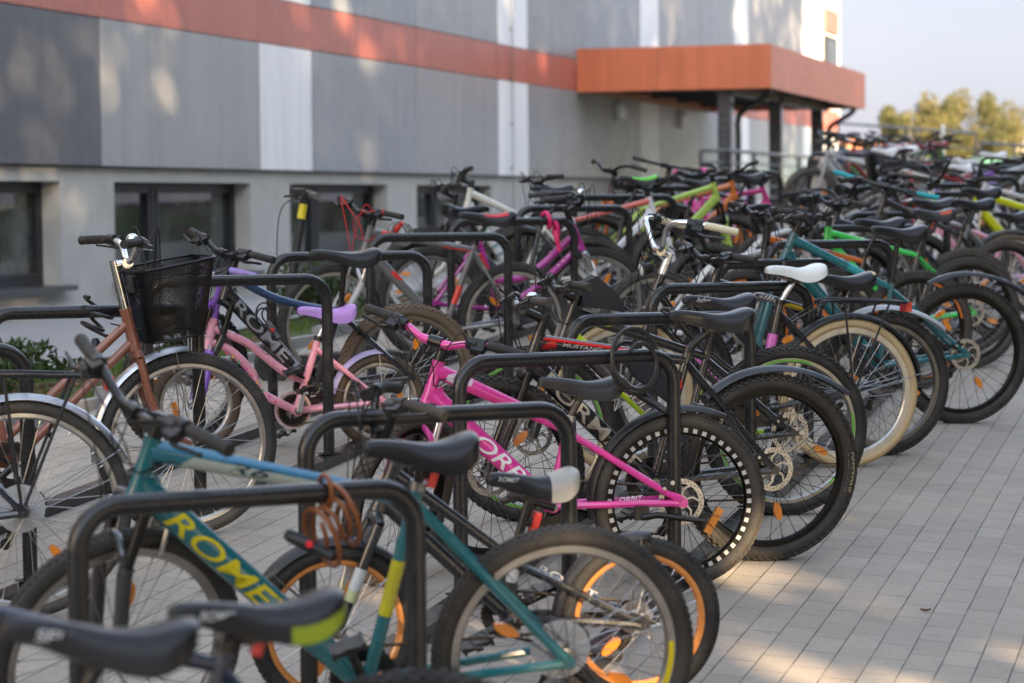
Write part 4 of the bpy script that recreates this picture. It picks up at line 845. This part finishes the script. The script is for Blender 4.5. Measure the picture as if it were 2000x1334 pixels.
# --- orange rimmed child's bike
bike('bicycle', 'black childs bike with bright orange rims and a white tailed saddle', (-1.645, 6.70), 210, 3, 4, R=.24, WB=.88, HT=(.72, .70), HB=(.765, .575), SC=(.37, .44), BB=(.385, .26), sad=(.325, .662), sl=.92, c1=(.02, .021, .024), rt=.016, rd=.02, rimcol=(.68, .25, .05), rimd=.017, spk=(.65, .65, .65), nsp=28, tread=2, tw=.05, spatch=((.33, .315, .285), .57), sadtext=('ROMET', .06, .013), rearlight=1, bar='kid', bw=.9, bh=.7, crankl=.13, ring=.065,
     fbands=[(.42, .62, .0182, (.55, .58, .58)), (.62, .72, .0172, (.5, .55, .3))], vbrake=2, gears=1, guards=[('f', 35, 140, (.03, .03, .033), .014, .06), ('r', -8, 96, (.03, .03, .033), .014, .06)], bands=[((.372, .40), (.378, .36), .0178, (.6, .6, .58), 1)], letters=[('ROMET', (.30, .40), (.13, .315), .02, .011, (.6, .6, .6), 0)], css=(.02, .021, .024), postm=DRK, refl=1, spin=2.4, crank=-20)
# --- pink mountain bike
bike('bicycle', 'hot pink mountain bike with a black and white checked rear rim', (-1.866, 8.208), 205, 0, 52, R=.305, WB=.98, HT=(.855, .775), HB=(.89, .645), SC=(.397, .57), BB=(.45, .285), sad=(.353, .722), c1=PINK, rt=.0225, rd=.033, rss=.0125, cf=PINK, crownc=(.02, .02, .02), susp=1, disc=1, tread=2, tw=.052, tcol=(.035, .031, .027), rimcol=(.02, .02, .02), rimd=.026, decal=('check', (.5, .49, .46)), fw=dict(decal=None, tread=1, tcol=(.06, .05, .04)), spk=(.22, .22, .22), refl=2, spin=3.65, sl=1.05, csad=(.03, .028, .027), bw=.98, barm=paint(PINK), stem=.05, rise=.06, bar='riser', postm=M('metal', (.12, .11, .1)), clampm=ALU, levm=DRK, brot=-6, crank=15,
     tl=[('ORBIT', 'dt', .38, .94, .052, (.85, .84, .84), .25)], tp=[('tt', .08, .26, -40, 50, (.7, .62, .72), .06)], letters=[('ORBIT', (.215, .306), (.13, .316), .018, .0125, (.8, .8, .8), .3)],
     guards=[('r', -12, 118, (.02, .02, .02), .016, .062, .05)], stand=(-.22, .02, -.025))
# --- black and red
bike('bicycle', 'black mountain bike with a red edged top tube and cream block letters', (-1.66, 8.79), 212, 2, -6, R=.345, WB=1.07, HT=(.894, .84), HB=(.935, .72), SC=(.33, .765), BB=(.45, .30), sad=(.24, .918), c1=(.02, .02, .022), rt=.022, rd=.033, susp=2, disc=1, rimcol=(.022, .022, .022), spk=(.05, .05, .05), tcol=(.026, .024, .022), tw=.056, sl=1.12, stem=.09, rise=.055, bw=1.0, bell=1, cgrip=(.05, .045, .04), barm=M('metal', (.3, .29, .28)),
     tl=[('FORMAT', 'dt', .12, .86, .054, (.50, .44, .33), .0), ('MUSTANG', 'tt', .16, .42, .014, (.5, .48, .42), .2)],
     tp=[('tt', .03, .8, 18, 46, (.66, .012, .01), .03), ('tt', .03, .12, -80, 18, (.62, .012, .01), .05)], ccs=(.03, .03, .032), guards=[('r', 46, 138, (.05, .055, .065), .03, .065, .10)], spin=4.47, refl=3, crank=-35, extra=[ex_bag, ex_tyre])
# --- black and lime
bike('bicycle', 'black mountain bike with lime green flashes and a wedge bag behind its stem', (-1.76, 9.70), 212, 3, -3, R=.345, WB=1.08, HT=(.916, .848), HB=(.958, .725), SC=(.35, .665), BB=(.44, .29), sad=(.31, .885), c1=(.025, .025, .026), cdt=(.09, .075, .08), rt=.021, rd=.032, susp=2, disc=1, rimcol=(.42, .41, .38), rimd=.02, decal=('part', (.14, .42, .06)), spk=(.08, .08, .08), sadtext=('Author', .06, .022), sl=1.05, bw=.98, rise=.03, stem=.075,
     tp=[('tt', .12, .3, -20, 60, LIME, .05), ('dt', .02, .28, 10, 75, LIME, .06), ('dt', .35, .95, -80, -25, LIME, .06)], bands=[((.20, .33), (.10, .34), .0128, LIME, .9), ((.388, .50), (.375, .55), .0182, LIME, .9)], tl=[('BULLET', 'dt', .5, .82, .03, (.55, .48, .42), .2)], extra=[ex_phone], spin=.5, crank=80)
# --- cream tyres
bike('bicycle', 'black city bike with cream tyres, white saddle, chrome bars and cream grips', (-1.695, 10.95), 212, 1, 4, R=.34, WB=1.08, HT=(.911, .868), HB=(.962, .735), SC=(.345, .735), BB=(.44, .27), sad=(.275, .905), c1=(.018, .018, .02), style='step', tubes=[[(.945, .70), (.80, .55), (.60, .36), (.44, .27)], [(.925, .80), (.78, .62), (.58, .45), (.405, .40)]], rst=.018, sstyle='wide', csad=(.68, .69, .66), tcol=(.47, .35, .19), rimcol=(.66, .66, .64), rimd=.03, tread=0, tw=.044, spk=(.5, .5, .5), postm=CHR, barm=CHR, stemm=CHR, bar='cruiser', bh=1.0, rise=.09, stem=.05, cgrip=(.66, .60, .42), gripl=.13, carrier=1, guards=[('r', 5, 172, (.02, .02, .022), .022, .058), ('f', 35, 165, (.02, .02, .022), .022, .058)], bands=[((.389, .52), (.372, .61), .0235, (.62, .12, .45), 1), ((.80, .55), (.72, .475), .019, (.60, .12, .42), .95)], letters=[('ROMET', (.74, .49), (.60, .36), .026, .0185, (.65, .2, .5), 0)], extra=[ex_frontlight], gears=1, rearlight=0, wall=None, refl=0, lev=1, spin=.2)
# --- tan flash saddle, grey guard
bike('bicycle', 'black bicycle with a tan flash on its saddle and a pale grey rear mudguard', (-1.60, 11.36), 213, 2, 12, R=.335, WB=1.06, HT=(.85, .84), HB=(.89, .72), SC=(.33, .69), sad=(.224, .845), c1=(.02, .024, .03), ctt=(.02, .02, .022), sl=1.15, spatch=((.55, .40, .16), .82, .95, 3, 7), rimcol=(.2, .2, .2), spk=(.2, .2, .2), susp=2, guards=[('r', 62, 140, (.40, .42, .44), .035, .068, .10)], tl=[('Gillo', 'tt', .36, .62, .026, (.7, .7, .66), .3)], tp=[('tt', .66, .85, -60, 20, (.6, .42, .01), .06)], rearlight=0, crank=100, refl=1, extra=[ex_shock])
# --- teal 29er
bike('bicycle', 'dark teal large wheeled mountain bike with a black clip on rear mudguard', (-1.36, 12.56), 210, 3, -10, R=.36, WB=1.12, HT=(.941, .962), HB=(.99, .835), SC=(.405, .715), BB=(.455, .30), sad=(.38, 1.0), c1=(.012, .12, .135), ctt=(.015, .16, .18), rd=.03, rt=.02, cst=(.012, .10, .115), susp=2, disc=1, rimcol=(.025, .025, .025), spk=(.06, .06, .06), tw=.056, tcol=(.024, .023, .022), sl=1.05, bar='flat', bw=1.12, guards=[('r', 60, 140, (.03, .03, .033), .06, .07, .12)], tb=[('tt', .55, .78, (.02, .34, .37))], postm=DRK, ccable=(.02, .02, .02), spin=1.0)
# --- copper city bike with basket (faces right)
bike('bicycle', 'copper brown city bike with a black wire mesh basket at its front', (-4.613, 7.624), 38, -1, 2, R=.345, WB=1.08, HT=(.845, .848), HB=(.88, .708), SC=(.30, .74), BB=(.42, .29), sad=(.2, .98), c1=COP, style='step', tubes=[[(.852, .80), (.36, .345)], [(.872, .735), (.42, .29)]], rst=.0165, cf=COP, tread=2, tw=.048, tcol=(.03, .03, .03), rimcol=(.6, .6, .6), rimd=.018, spk=(.5, .5, .5), bar='sweep', barm=CHR, stemm=CHR, bh=.8, bw=1.0, rise=.17, stem=.045, stemup=0, bell=-1, basket=1, guards=[('f', 90, 190, 'alu', .018, .055), ('r', 20, 170, 'alu', .018, .055)], sstyle='wide', carrier=1, refl=1, spinf=2.55, cgrip=(.015, .015, .016))
# --- silver mudguard, rear light, left edge
bike('bicycle', 'city bike with silver mudguard and black carrier at the left edge', (-3.70, 6.87), 212, 0, 5, R=.35, WB=1.1, HT=(.9, .88), sad=(.25, .98), c1=(.02, .022, .03), tread=0, tw=.045, tcol=(.035, .033, .03), rimcol=(.62, .62, .6), rimd=.018, spk=(.66, .66, .64), nsp=36, carrier=1, guards=[('r', 8, 155, 'alu', .018, .056), ('f', 30, 165, 'alu', .018, .056)], plate=1, bar='city', sstyle='wide', gears=1, refl=1, spin=.9)
# --- pink / purple step through
PK2 = (.82, .34, .43); PUR = (.23, .09, .48)
bike('bicycle', 'small pink girls bike with purple fork, handlebar and saddle and rear carrier', (-3.775, 10.455), 216, -1, 12, R=.218, WB=.86, HT=(.777, .597), HB=(.802, .475), SC=(.297, .49), BB=(.395, .18), sad=(.25, .645), c1=PK2, cf=PUR, style='step', tubes=[[(.785, .565), (.62, .49), (.45, .36), (.345, .315)], [(.798, .50), (.70, .46), (.60, .36), (.56, .27), (.395, .18)]], rst=.019, barm=paint(PUR), bar='kid', bw=.95, bh=1.0, brace=1, stemm=paint(PUR), rise=.055, stem=.04, cgrip=(.30, .22, .52), csad=(.52, .28, .66), sstyle='sport', sl=.95, postm=CHR, tcol=(.075, .05, .03), rimcol=(.66, .65, .62), rimd=.018, tread=2, tw=.046, spk=(.62, .62, .62), nsp=24, guard=(.66, .48, .48), ring=.07, crankl=.11, crankm=CHR, crank=100, gears=0, refl=2, spin=2.9, ccable=(.6, .6, .6),
     guards=[('r', 10, 96, (.42, .36, .55), .016, .058), ('f', 95, 150, (.36, .26, .5), .016, .055)], letters=[('Princess', (.69, .528), (.53, .435), .034, .019, (.22, .13, .1), .2)], carrier=0, extra=[ex_flowers], vbrake=2, sadtext=('Daisy', .05, .014))
# --- black with blue top tube
bike('bicycle', 'black mountain bike with curved blue topped tube behind the pink girls bike', (-3.70, 10.60), 214, 5, 24, R=.33, WB=1.05, HT=(.83, .82), HB=(.865, .69), SC=(.33, .65), BB=(.44, .27), sad=(.31, .90), c1=(.02, .02, .024), ctt=(.02, .055, .13), ttmid=[(.66, .70), (.50, .655)], cdt=(.02, .02, .022), rd=.033, tread=1, tw=.058, tcol=(.12, .085, .055), rimcol=(.3, .28, .25), spk=(.4, .38, .35), susp=2, disc=0, sl=1.15, tl=[('ROMET', 'dt', .10, .82, .052, (.36, .37, .38), 0)], fw=dict(tcol=(.02, .02, .02)), vbrake=1, bw=1.0, refl=1)
# --- grey / red mountain bike
bike('bicycle', 'grey and red mountain bike with red cables and silver fork legs', (-3.905, 13.02), 212, 4, 20, R=.325, WB=1.06, HT=(.829, .842), HB=(.866, .71), SC=(.24, .742), BB=(.40, .27), sad=(.172, .922), c1=(.15, .15, .15), susp=1, cf=(.5, .5, .5), rimcol=(.72, .70, .66), rimd=.022, spk=(.12, .12, .12), tcol=(.03, .03, .03), ccable=(.65, .03, .03), gend=(.65, .02, .02), rt=.02, rd=.027, bw=1.0, spatch=((.5, .03, .03), .42, .75, 3, 6), sl=1.15, tread=1, tp=[('tt', .10, .28, -10, 75, (.7, .05, .035), .04), ('tt', .70, .98, -70, -20, (.7, .05, .035), .02), ('dt', .30, .42, 0, 70, (.7, .05, .04), .05)], tb=[('st', .30, .5, (.72, .05, .03))], bands=[((.21, .70), (.07, .45), .0122, (.7, .04, .03), .6)], css=(.16, .165, .16), vbrake=2, refl=1)
# --- cream mountain bike
bike('bicycle', 'cream white mountain bike with a striped down tube behind the grey and red bike', (-4.215, 15.69), 214, -3, -14, R=.33, WB=1.05, HT=(.77, .91), HB=(.80, .78), SC=(.25, .68), sad=(.2, .93), c1=(.66, .64, .55), cf=(.6, .58, .5), cdt=(.62, .64, .6), rd=.03, rt=.021, bar='riser', tread=1, rimcol=(.6, .58, .54), tb=[('dt', .2+.1*i, .235+.1*i, (.22, .34, .33)) for i in range(7)], hi=1, susp=2, stem=.06, rise=.04)
bike('bicycle', 'magenta and white bicycle with white suspension fork facing right', (-4.567, 13.564), 36, 2, -12, R=.33, WB=1.05, HT=(.90, .79), HB=(.965, .64), SC=(.3, .72), sad=(.22, .9), c1=(.42, .03, .26), cf=(.75, .75, .74), crownc=(.7, .7, .7), susp=1, disc=1, style='step', tubes=[[(.915, .745), (.62, .50), (.37, .46)], [(.95, .67), (.66, .42), (.43, .285)]], rst=.022, rimcol=(.45, .45, .45), spk=(.5, .5, .5), bar='city', bh=.6, bell=-1, rise=.1, cgrip=(.03, .03, .035), letters=[('LADY', (.80, .545), (.92, .645), .026, .022, (.75, .7, .72), .1, -1)], hi=1, tread=1)
# ------------------------------------------------------------------ further bicycles: (rear contact, heading, lean, steer, label, settings)
G2 = 'bicycles parked further along the hoops'
ORG = (.62, .15, .02); GRN = (.05, .6, .09)
fars = [
 ((-1.74, 13.75), 212, 3, 8, 'black hardtail with an orange top tube beside the teal large wheeled bike', dict(c1=(.022, .022, .024), ctt=ORG, HT=(.93, .87), SC=(.34, .74), sad=(.26, .95), rimcol=(.03, .03, .03), decal=('part', (.6, .16, .03)), disc=1, susp=2, hi=1, stemup=.05, cdt=ORG)),
 ((-1.55, 14.85), 213, -2, -15, 'bright green and black mountain bike behind the orange and black hardtail', dict(c1=GRN, cst=(.03, .03, .03), css=(.05, .4, .08), HT=(.93, .84), SC=(.34, .70), sad=(.25, .95), rimcol=(.03, .03, .03), disc=1, susp=2, hi=1, bar='flat', csad=(.03, .03, .032), spatch=((.5, .08, .02), .55, .75, 2, 4))),
 ((-1.66, 15.55), 211, 3, 15, 'dark bicycle with a low slim saddle and dusty brown tyres', dict(c1=(.03, .035, .05), tcol=(.07, .06, .05), sad=(.26, .97), hi=1, susp=2, stilt=0, rearlight=1)),
 ((-1.50, 16.45), 214, 2, 50, 'black mountain bike with turquoise grips turned across the row', dict(c1=(.02, .02, .022), cgrip=(.02, .32, .36), gripl=.14, bar='flat', bw=1.15, HT=(.9, .95), HB=(.94, .81), sad=(.26, .93), hi=1, susp=2, disc=1, tcol=(.065, .055, .048), sl=1.1)),
 ((-1.52, 17.15), 212, 1, -12, 'grey city bike with a dark saddle and muddy brown tyre near the yellow bicycle', dict(c1=(.2, .2, .2), tcol=(.1, .08, .06), tread=0, rimcol=(.5, .5, .5), sad=(.24, .97), bar='city', guards=[('r', 30, 165, (.03, .03, .03), .02, .055)])),
 ((-1.40, 18.2), 214, 2, 8, 'small pink and white bicycle tucked behind the muddy brown tyre', dict(c1=(.78, .35, .45), R=.29, WB=.95, HT=(.8, .72), HB=(.84, .6), SC=(.3, .55), sad=(.25, .75), rimcol=(.7, .68, .68), tcol=(.05, .05, .05), cf=(.75, .75, .75), carrier=1)),
 ((-1.15, 19.15), 214, 3, 6, 'fluorescent yellow mountain bike at the far right', dict(c1=(.62, .66, .0), HT=(.93, .88), SC=(.34, .72), sad=(.24, .93), rd=.036, rt=.027, susp=1, cf=(.6, .6, .6), disc=1)),
 ((-1.20, 20.5), 212, -2, -10, 'silver framed city bike beyond the fluorescent yellow one', dict(c1=(.55, .55, .54), sad=(.24, 1.0), bar='city', rimcol=(.6, .6, .6), tread=0, cf=(.55, .55, .54), guards=[('r', 10, 170, 'alu', .02, .055)])),
 ((-.62, 20.1), 213, 2, 18, 'black mountain bike with a red flash at the right edge of the picture', dict(c1=(.02, .02, .022), ctt=(.5, .03, .03), sad=(.24, .98), susp=2)),
 ((-.35, 21.9), 215, 1, -8, 'dark blue bicycle with black bars farthest right', dict(c1=(.03, .05, .12), sad=(.24, 1.0), HT=(.9, .95), bar='city', rise=.09)),
 # row near the building
 ((-3.95, 14.85), 212, 2, -6, 'dark grey mountain bike with two low black saddles behind it', dict(c1=(.05, .055, .06), sad=(.2, .95), tcol=(.04, .038, .036), hi=1, susp=2)),
 ((-3.75, 16.3), 213, -3, 6, 'black hardtail with a green flash on its saddle', dict(c1=(.02, .02, .02), spatch=((.12, .5, .05), .35, .8, 2, 6), sad=(.22, .99), susp=2, hi=1)),
 ((-4.55, 15.55), 38, 2, 8, 'white and red mountain bike facing right', dict(c1=(.72, .71, .70), ctt=(.62, .14, .1), susp=2, HT=(.9, .86), bar='riser')),
 ((-4.45, 16.95), 37, -2, -10, 'lime green mountain bike facing right', dict(c1=(.40, .55, .10), susp=2, HT=(.92, .90), HB=(.96, .77), rd=.03)),
 ((-4.40, 17.45), 36, 2, 10, 'orange and black mountain bike facing right', dict(c1=(.60, .17, .03), cst=(.03, .03, .03), susp=2, HT=(.92, .89), HB=(.96, .76), rd=.034)),
 ((-4.30, 18.45), 38, -1, -6, 'magenta pink bicycle facing right', dict(c1=(.75, .06, .3), cf=(.7, .7, .7), HT=(.86, .80), HB=(.92, .66))),
 ((-3.62, 17.7), 212, 2, 18, 'black bicycle with an orange fork and raised bars', dict(c1=(.02, .02, .02), cf=ORG, HT=(.92, .90), HB=(.95, .77), rise=.05, bar='big', susp=0)),
 ((-3.5, 18.9), 214, 3, 30, 'black mountain bike with a tall suspension fork and orange stickers', dict(c1=(.02, .02, .022), HT=(.92, .92), HB=(.95, .79), susp=2, bar='flat', bw=1.1, rise=.03)),
 ((-3.7, 20.2), 212, -2, 5, 'small hot pink bike with a purple seat post', dict(c1=(.85, .09, .4), R=.26, WB=.9, HT=(.78, .75), HB=(.82, .62), SC=(.3, .6), sad=(.25, .82), postm=paint(PUR), cgrip=(.8, .1, .4), rd=.03, rt=.026)),
 # between the rows, front wheels toward the path
 ((-3.05, 12.9), 36, 1, -8, 'white fork bicycle facing the path between the two rows', dict(c1=(.65, .65, .63), cf=(.75, .75, .73), HT=(.88, .84), HB=(.94, .70), susp=0, hi=1, rimcol=(.55, .55, .53), bar='city', bh=.5)),
 ((-3.15, 14.9), 36, 2, 16, 'pale silver bicycle facing the path behind the white saddle', dict(c1=(.6, .6, .58), cf=(.62, .62, .6), HT=(.88, .86), susp=0, bar='city')),
 ((-3.0, 16.1), 35, -2, -18, 'bicycle with a black frame and red cables facing the path', dict(c1=(.02, .02, .02), ccable=(.6, .02, .02), HT=(.9, .92), HB=(.95, .78), hi=1, cf=(.02, .02, .02), susp=2)),
 ((-2.9, 17.6), 36, 2, 10, 'beige and white bicycle facing the path beside the bright green one', dict(c1=(.62, .60, .52), cf=(.68, .67, .62), HT=(.9, .88), bar='cruiser')),
]
for b_, hd, ln_, stv, lb, d in fars:
    d.setdefault('hi', 0); d.setdefault('tcol', (.045, .041, .037)); bike('bicycle', lb, b_, hd, ln_, stv, G2, **d)
# ------------------------------------------------------------------ the crowd far back: every one its own bicycle
rr = random.Random(21)
CN = [('charcoal', (.07, .07, .075)), ('cream', (.6, .56, .45)), ('dark blue', (.03, .05, .13)), ('silver', (.5, .5, .5)), ('white', (.7, .7, .69)), ('red', (.28, .03, .03)), ('green', (.05, .22, .06)), ('pale grey', (.36, .365, .37)), ('slate blue', (.07, .13, .22)), ('yellow', (.42, .33, .05)), ('purple', (.2, .08, .35))]
SN = [('a black', (.02, .02, .022)), ('a white', (.65, .65, .63)), ('a brown', (.14, .07, .035)), ('a red', (.2, .03, .03))]
BN = [('flat', 'flat bars'), ('city', 'swept back bars'), ('big', 'raised bars')]
used = set()
for i in range(34):
    row = i % 3
    if row == 2 and i > 15 or row == 1 and i < 21: continue
    y = (26.6, 24.2, 20.9)[row]+(i//3)*(.48, .72, .95)[row]+rr.uniform(-.2, .2); x = (-3.6, -4.5, -2.75)[row]+rr.uniform(-.15, .2); hd = (212, 37, (213, 37)[i//3 % 2])[row]+rr.uniform(-4, 4); x += .55 if row == 2 and hd > 90 else 0
    while True:
        cq, sq_, bq = rr.choice(CN), rr.choice(SN), rr.choice(BN); key = (cq[0], sq_[0], bq[0])
        if key not in used: used.add(key); break
    lad = rr.random() < .35; kw = dict(c1=cq[1], csad=sq_[1], bar=bq[0], hi=0, sad=(.25, rr.uniform(.84, .96)), HT=(.9, .86), HB=(.94, .73), tcol=(.05, .045, .04), rimcol=rr.choice(((.2, .2, .2), (.55, .55, .54))), rise=rr.uniform(.03, .08), sstyle='wide' if lad else 'sport', nsp=16, refl=1, tread=0)
    if rr.random() < .3: kw['carrier'] = 1
    if i in (8, 19): kw['basket'] = 1
    bike('bicycle', '%s bicycle with %s saddle, %s%s in the far crowd' % (cq[0], sq_[0], bq[1], ' and wire basket' if i in (8, 19) else ''), (x, y), hd, rr.uniform(-4, 5), rr.uniform(-25, 30), 'bicycles crowded at the far end of the racks', **kw)
# ------------------------------------------------------------------ electric kick scooter
def scooter(base, head, lean):
    a = rad(head); fw = V((cos(a), sin(a), 0)); sd = V((0, 0, 1)).cross(fw); W = Mx.Translation(V((base[0], base[1], zg(*base)))) @ Mx((fw, sd, V((0, 0, 1)))).transposed().to_4x4() @ Mx.Rotation(-rad(lean), 4, 'X')
    root = thing('electric_scooter', 'black folding electric kick scooter with a yellow reflective band', 'scooter', W); sm = M('plastic', (.03, .03, .032))
    t = MB(); t.tube([(.86, 0, .16), (.80, 0, .42), (.70, 0, 1.02)], [.026, .024, .022], sm, 14); obj('stem', t, root)
    t = MB(); t.tube([(.722, 0, .90), (.708, 0, .98)], .0245, M('reflector', (.75, .62, .02)), 14); obj('reflective_band', t, root)
    t = MB(); t.box((.71, 0, 1.03), (.10, .06, .05), sm); t.tube(bez([(.69, -.23, 1.03), (.70, -.1, 1.04), (.70, .1, 1.04), (.69, .23, 1.03)], 4), .012, sm, 10); t.box((.74, .0, 1.05), (.07, .1, .03), sm); hb = obj('handlebar', t, root)
    for s in (1, -1): t = MB(); t.tube([(.692, s*.13, 1.035), (.688, s*.25, 1.03)], .019, M('rubber', (.10, .098, .09)), 10); obj('grip', t, hb); t = MB(); t.tube([(.72, s*.1, 1.03), (.76, s*.13, 1.02), (.765, s*.22, 1.015)], .007, DRK, 6); obj('brake_lever', t, hb)
    t = MB(); t.tube(bez([(.74, .05, 1.03), (.84, .03, .95), (.86, .01, .7), (.85, .03, .4)], 5), .003, PLA, 5); obj('cable', t, root)
    t = MB(); t.loft([[(x, y*w, z) for y, z in ((-1, .10), (1, .10), (1, .155), (-1, .155))] for x, w in ((.12, .05), (.2, .075), (.62, .075), (.74, .05), (.84, .035))], sm); t.box((.4, 0, .158), (.44, .13, .006), RUB); obj('deck', t, root)
    for x in (.0, .88):
        t = MB(); t.ring([(.055, -.022), (.095, -.024), (.108, -.012), (.108, .012), (.095, .024), (.055, .022)], RUB, 32); wv = obj('wheel', t, root, Mx.Translation(V((x, 0, .108)))); t = MB(); t.ring([(.006, -.02), (.057, -.02), (.057, .02), (.006, .02)], DRK, 24); obj('hub', t, wv)
    t = MB(); t.ring([(.118, -.03), (.124, -.03), (.124, .03), (.118, .03)], sm, 14, True, rad(30), rad(165), (0, 0, .108)); t.ring([(.118, -.03), (.124, -.03), (.124, .03), (.118, .03)], sm, 14, True, rad(40), rad(160), (.88, 0, .108)); t.tube([(.0, .035, .108), (.14, .04, .13)], .014, sm, 8); t.tube([(.0, -.035, .108), (.14, -.04, .13)], .014, sm, 8); obj('mudguard', t, root)
scooter((-4.31, 12.76), 214, 2)
# ------------------------------------------------------------------ locks (each hangs on something and is a thing of its own)
def coil(nm, label, o, axis, R_, turns, r_, m_, body=None, bm_=PLA, dot=None, wob=.25, drop=0, cat='bike lock'):
    rr_ = random.Random(len(label)); t = MB(); ax_ = V(axis).normalized(); u_ = ax_.orthogonal().normalized(); w_ = ax_.cross(u_); pts = []
    N = int(turns*28); ph = [rr_.uniform(0, 6) for _ in range(3)]
    for i in range(N+1):
        a = 2*pi*i/28; q = R_*(1+wob*sin(a*.37+ph[0])); pts.append(ax_*((i/N-.5)*r_*3.2*turns*(1+.3*sin(a*.21)))+u_*(q*cos(a))+w_*(q*sin(a))+V((0, 0, drop*sin(a*.23+ph[1]))))
    t.tube(pts, r_, m_, 8); me = t.mesh(nm); ob_ = obj(nm, me, None, Mx.Translation(V(o))); tag(ob_, label, cat)
    if body:
        t = MB(); B0, B1 = V(body[0]), V(body[1]); t.tube([B0, B0.lerp(B1, .1), B0.lerp(B1, .55), B0.lerp(B1, .6), B1], [.012, .0165, .0165, .013, .012], bm_, 12); 
        bo = obj('lock_body', t, ob_)
        if dot: t = MB(); t.box(B0.lerp(B1, .5)+V((.006, -.0165, .006)), (.014, .008, .014), M('plastic', dot)); obj('release_button', t, bo)
    return ob_
def onrail(i, f, row=0, dz=0):
    x = (-1.865, -3.83)[row]; y = (4.03, 9.95)[row]+(1.38, 1.385)[row]*i; p = V((x, y, 0))-U*(RL*(1-f)); p.z = zg(p.x, p.y)+.82+dz; return p
BRN = M('vinyl', (.20, .065, .02))
o = onrail(1, .72)
t = MB(); t.ring([(.031, -.006), (.043, -.006), (.043, .006), (.031, .006)], BRN, 20)
coil('cable_lock', 'brown coiled cable lock with a black body hanging from the foreground hoop', o+V((.03, -.02, -.07)), (.6, .7, .25), .055, 5, .006, BRN, ((-.10, -.05, -.02), (.02, -.06, -.07)), dot=(.7, .02, .03), wob=.35, drop=.02)
t2 = MB(); t2.tube([(.04*cos(a)*1.0, .0, .04*sin(a)) for a in lin(-1.2, 4.4, 20)], .006, BRN, 8); lo = obj('cable_loop', t2, None, Mx.Translation(o) @ Mx.Rotation(atan2(U.y, U.x)+pi/2, 4, 'Z')); lo.parent = bpy.data.objects['cable_lock']; lo.matrix_parent_inverse = Mx.Translation(-(o+V((.03, -.02, -.07))))
BC = M('vinyl', (.035, .033, .032))
coil('cable_lock', 'thick black cable looped round the corner of the hoop by the frame bag', onrail(3, .86, dz=-.02)+V((-.02, -.05, .0)), (.8, -.55, .15), .088, 2.3, .008, BC, ((-.02, .06, -.10), (.10, .03, -.17)), wob=.35)
coil('cable_lock', 'black spiral cable lock sitting on the hoop beside the copper bike stem', V((-4.11, 8.27, zg(-4.1, 8.27)+.80)), (.4, .3, .85), .048, 2.6, .0075, BC, ((.0, -.02, -.08), (.03, -.04, -.20)), wob=.4, drop=.025)
coil('cable_lock', 'grey coiled cable lock with a red body hanging on the grey and red mountain bike', V((-4.42, 12.62, zg(-4.4, 12.6)+.815)), (.8, -.5, .2), .062, 3, .0055, M('vinyl', (.20, .19, .17)), ((-.03, -.03, .0), (.03, -.05, .06)), M('plastic', (.6, .03, .03)), wob=.15)
coil('cable_lock', 'thin black cable lock with a grey key body hanging on the blue topped tube', V((-4.19, 10.12, zg(-4.19, 10.1)+.62)), (.85, -.45, .1), .045, 3, .004, PLA, ((.02, -.04, -.03), (.09, -.07, -.10)), M('plastic', (.05, .05, .052)), dot=(.7, .03, .03), wob=.3)
coil('strap_lock', 'hot pink strap lock wound round the hoop by the magenta bicycle', onrail(3, .82, 1, -.02), (U.x, U.y, 0), .042, 2.2, .013, M('vinyl', (.75, .03, .16)), ((.03, -.04, -.04), (.06, -.06, -.16)), M('plastic', (.72, .03, .13)), wob=.3, drop=.03)
coil('strap_lock', 'bright green strap lock on a far hoop beside the yellow bicycle', onrail(10, .62, 0, -.02), (U.x, U.y, 0), .05, 1.8, .012, M('vinyl', (.25, .6, .08)), None, wob=.3, drop=.03)
coil('cable_lock', 'small black cable lock looped on the hoop left of the white saddle', onrail(4, .55, 0, -.01), (U.x, U.y, .2), .045, 1.6, .006, BC, None, wob=.2)
